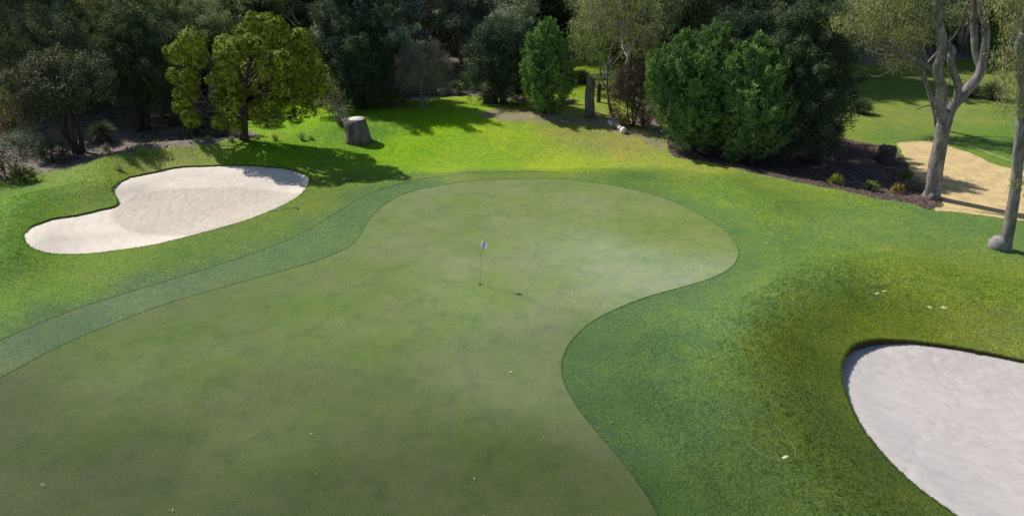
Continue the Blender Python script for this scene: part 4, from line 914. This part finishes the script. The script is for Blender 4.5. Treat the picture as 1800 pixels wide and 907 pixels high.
def twiggy(px, h, label, seed, mat, n=26, name='dead_bush', cat='bush', group=None, spread=.5):
    b = W(*px); g = Geo(); r = np.random.default_rng(seed)
    for k in range(n):
        a = r.uniform(0, 6.28); d = np.array([math.cos(a)*spread*h*r.uniform(.2, 1), math.sin(a)*spread*h*r.uniform(.2, 1), h*r.uniform(.5, 1)]); p = bend([0, 0, -.03], d, 5, int(r.integers(1e6)), .1); g.tube(p, np.linspace(.022, .008, 5)*(.4+h*.4), 4, False)
        for q in range(3):
            i = r.integers(2, 5); e = p[i]+r.normal(0, .13, 3)*h+np.array([0, 0, .1*h]); g.tube([p[i], e], [.010*(.4+h*.4), .006], 3, False)
    return tag(obj(name, g.mesh(name, mat), None, (b[0], b[1], H(*b)[0])), label, cat, group)
twiggy((600,222), 2.1, 'silvery leafless dead bush standing behind the big sawn stump', 5, M['deadwood'], 34)
twiggy((1130,222), 1.6, 'bare grey twigs at the foot of the rusty shrub', 6, M['deadwood'], 22)
twiggy((118,262), 1.2, 'bare dark twigs left of the leaning gum trunk', 16, M['bark_dark'], 22)
for i, (u, v, hh, lab) in enumerate([(367,248,.45,'wispy pale weed on the bank crest nearest the left bunker back edge'),(407,249,.5,'wispy pale weed in shadow left of the wattle trunk'),(453,247,.45,'wispy pale weed in shadow just right of the wattle trunk'),(485,248,.6,'bushy pale weed in the middle of the wattle shadow'),(531,247,.7,'tallest pale weed at the sunny tip of the wattle shadow'),(548,246,.4,'low pale weed out in sunlight past the wattle shadow'),(345,250,.35,'low pale weed on the bank above the bunker'),(210,300,.5,'thin upright weed in shade on the left bank')]):
    b = W(u, v); rr = np.random.default_rng(i+50); n = 70; a = rr.uniform(0, 6.28, n); d = np.stack([np.cos(a)*rr.uniform(.05, .6, n), np.sin(a)*rr.uniform(.05, .6, n), rr.uniform(.6, 1, n)], 1)*hh
    w = np.stack([-np.sin(a), np.cos(a), 0*a], 1)*.014; c = d*0+np.stack([rr.normal(0, .08, n), rr.normal(0, .08, n), 0*a-.02], 1)
    V = np.stack([c-w, c+w, c+d*.6+w*1.5, c+d], 1).reshape(-1, 3)
    tag(obj('pale_weed', mesh_np('pale_weed', V, np.arange(4*n).reshape(-1, 4), M['weed'], {'tint': ('FACE', rr.uniform(0, 1, n))}), None, (b[0], b[1], H(*b)[0])), lab, 'weed', 'pale weeds along the bank behind the bunker')

def dead_post(px, h, r0, label, seed, lean=0, mat='bark_dark'):
    b = W(*px); g = Geo(); rr = np.random.default_rng(seed); n = 8; z = np.linspace(-.2, h, n); g.tube(np.stack([lean*np.clip(z, 0, h)/h+.02*np.sin(z*3), .02*np.cos(z*2.3), z], 1), r0*np.linspace(1.15, .85, n), 12, True, .12)
    root = empty('dead_tree', (b[0], b[1], H(*b)[0]), 0, label, 'dead tree'); obj('trunk', g.mesh('trunk', M['stumpwood' if mat == 'deadwood' else mat]), root); g = Geo()
    for k in range(7):
        a = k*.9; q = np.array([lean+math.cos(a)*r0*.6, math.sin(a)*r0*.6, h-.08]); g.tube([q, q+np.array([0, 0, rr.uniform(.06, .3)])], [r0*.25, r0*.06], 5)
    obj('splinter', g.mesh('splinter', M['deadwood'], smooth_=False), root)
dead_post((1036,207), 2.9, .36, 'tall upright dead trunk with jagged top in the sunny gap', 1, -.05, 'deadwood')
dead_post((1052,180), 1.5, .16, 'thin broken dead trunk just behind the tall upright one', 2, 0)
dead_post((1555,285), 1.05, .62, 'squat dark burnt stump in shade beside the sandy path', 3, 0)
dead_post((862,182), .9, .62, 'low dark sawn stump in shadow beneath the rounded dark tree', 4, 0)
def log(pts, r, label, mat='whitewood', n=9, name='log', group=None, lift=.6):
    P = []
    for (u, v) in pts:
        b = W(u, v); P.append([b[0], b[1], H(*b)[0]+r*lift])
    P = np.array(P); o = P[0].copy(); P = P-o; P = catmull(P, 4, False) if len(P) > 2 else P; g = Geo(); g.tube(P, np.linspace(r, r*.85, len(P)), n, True, .08)
    return tag(obj(name, g.mesh(name, M[mat]), None, o), label, 'log', group)
log([(1071,217),(1077,222)], .17, 'shorter bleached white log piece lying left of the long one')
log([(1080,214),(1086,223),(1091,230)], .2, 'long bleached white log lying on the turf before the rusty shrub')
log([(1094,233),(1099,235)], .27, 'short thick bleached round at the near end of the long white log')
log([(770,170),(790,166),(806,168)], .38, 'fat grey fallen log lying in the shade behind the bright grass', 'deadwood', 10)
log([(983,186),(1008,180)], .2, 'grey log lying in deep shade left of the upright dead trunk', 'deadwood')
log([(990,158),(1003,154)], .16, 'pale broken log lying in the sunny gap grass', 'whitewood')
log([(1052,160),(1066,158),(1074,157)], .12, 'thin dark fallen branch lying across the sunny gap', 'bark_dark')
BR = [((1500,292),(1527,302)),((1480,300),(1505,318)),((1520,280),(1552,284)),((1490,322),(1520,326)),((1440,310),(1470,318)),((1540,300),(1560,318)),((1555,296),(1580,300)),((1460,262),(1490,268)),((1500,262),(1520,275)),((1425,296),(1455,290))]
BL = ['longest grey fallen branch in the shaded mulch','fallen branch pointing at the lawn from the dark casuarina foot','fallen branch beside the squat burnt stump','fallen branch lying parallel to the lawn edge in the mulch','fallen branch nearest the pointed cypress foot','fallen branch lying between two seedling shrubs in the mulch','fallen branch lying just before the burnt stump','fallen branch beneath the dark casuarina at its fairway side','fallen branch between casuarina and burnt stump','fallen branch deep in cypress shade']
for (a, b), l in zip(BR, BL):
    m_ = ((a[0]+b[0])/2+random.uniform(-2, 2), (a[1]+b[1])/2+random.uniform(-3, 3)); log([a, m_, b], .05, l, 'deadwood', 6, 'fallen_branch', 'fallen branches in the mulch bed', .8)
log([(20,310),(32,302),(48,303),(58,297)], .09, 'crooked bare fallen branch among the leafy shrubs at the left edge', 'deadwood', 7, 'fallen_branch')
log([(168,205),(190,212)], .09, 'pale fallen branch on the litter behind the left grass tree', 'deadwood', 7, 'fallen_branch')
log([(60,225),(95,222)], .1, 'pale fallen branch lying behind the grey low shrub', 'deadwood', 7, 'fallen_branch')
# pale rope laid along the far grass edge
def rope():
    pts = catmull(WP([(1560,242),(1600,244),(1640,247),(1680,252),(1720,263),(1760,278),(1800,292),(1850,312)]), 8, False); P = np.column_stack([pts, H(pts[:, 0], pts[:, 1])+.025]); o = P[0].copy()
    g = Geo(); g.tube(P-o, .018, 6); tag(obj('rope', g.mesh('rope', plain('pale_rope', (.5, .55, .33))), None, o), 'thin pale rope laid along the grass beyond the sandy path', 'rope')
rope()
# painted marking rings and small sand divots in the turf
def ring(cu, cv, au, av, rot, a0, a1, w, col, nm, oname):
    t = np.linspace(a0, a1, 60); ca, sa = math.cos(rot), math.sin(rot); px = [(cu+au*math.cos(k)*ca-av*math.sin(k)*sa, cv+au*math.cos(k)*sa+av*math.sin(k)*ca) for k in t]
    P = WP(px); T = np.gradient(P, axis=0); T /= np.linalg.norm(T, axis=1)[:, None]; Nn = np.stack([-T[:, 1], T[:, 0]], 1)
    ww = w*(.6+.5*rng.uniform(0, 1, 60))[:, None]; A = P+Nn*ww; B = P-Nn*ww; V = np.vstack([np.column_stack([A, H(A[:, 0], A[:, 1])+.018]), np.column_stack([B, H(B[:, 0], B[:, 1])+.018])]); i = np.arange(59)
    tag(obj(oname, mesh_np(nm, V, np.stack([i, i+1, i+61, i+60], 1), col)), kind='structure')
faint = plain('faded_turf_paint', (.13, .165, .085), .9, .1)
ring(1345, 770, 62, 27, .62, -2.6, 1.9, .014, faint, 'painted_marking', 'painted_marking')
ring(1553, 512, 28, 10, .12, 1.6, 4.9, .02, faint, 'painted_marking', 'painted_marking')
divm = plain('divot_sand', (.55, .52, .28), .95, .1)
for i, (u, v, s, lab) in enumerate([(1380,803,.16,'sandy divot patch beside the large faded paint ring'),(1542,516,.14,'sandy divot patch inside the small paint ring'),(1555,512,.13,'second sandy divot patch right inside the small paint ring'),(1634,540,.15,'sandy divot patch left of its pair above the right bunker'),(1659,541,.18,'largest sandy divot patch above the right bunker'),(1465,451,.1,'lone sandy divot patch high on the right slope')]):
    b = W(u, v); a = np.linspace(0, 2*math.pi, 14, endpoint=False); r = s*.6*(1+.25*np.sin(a*2+i)+.12*np.sin(a*5)); X = b[0]+np.cos(a)*r; Y = b[1]+np.sin(a)*r*.6
    V = np.column_stack([np.append(X, b[0]), np.append(Y, b[1]), np.append(H(X, Y)+.008, H(*b)[0]+.03)]); k = np.arange(14)
    o = b; V[:, 0] -= b[0]; V[:, 1] -= b[1]
    tag(obj('divot', mesh_np('divot', V, np.stack([k, (k+1) % 14, np.full(14, 14)], 1), divm, None, True), None, (b[0], b[1], 0)), lab, 'divot', 'sanded divots in the turf')
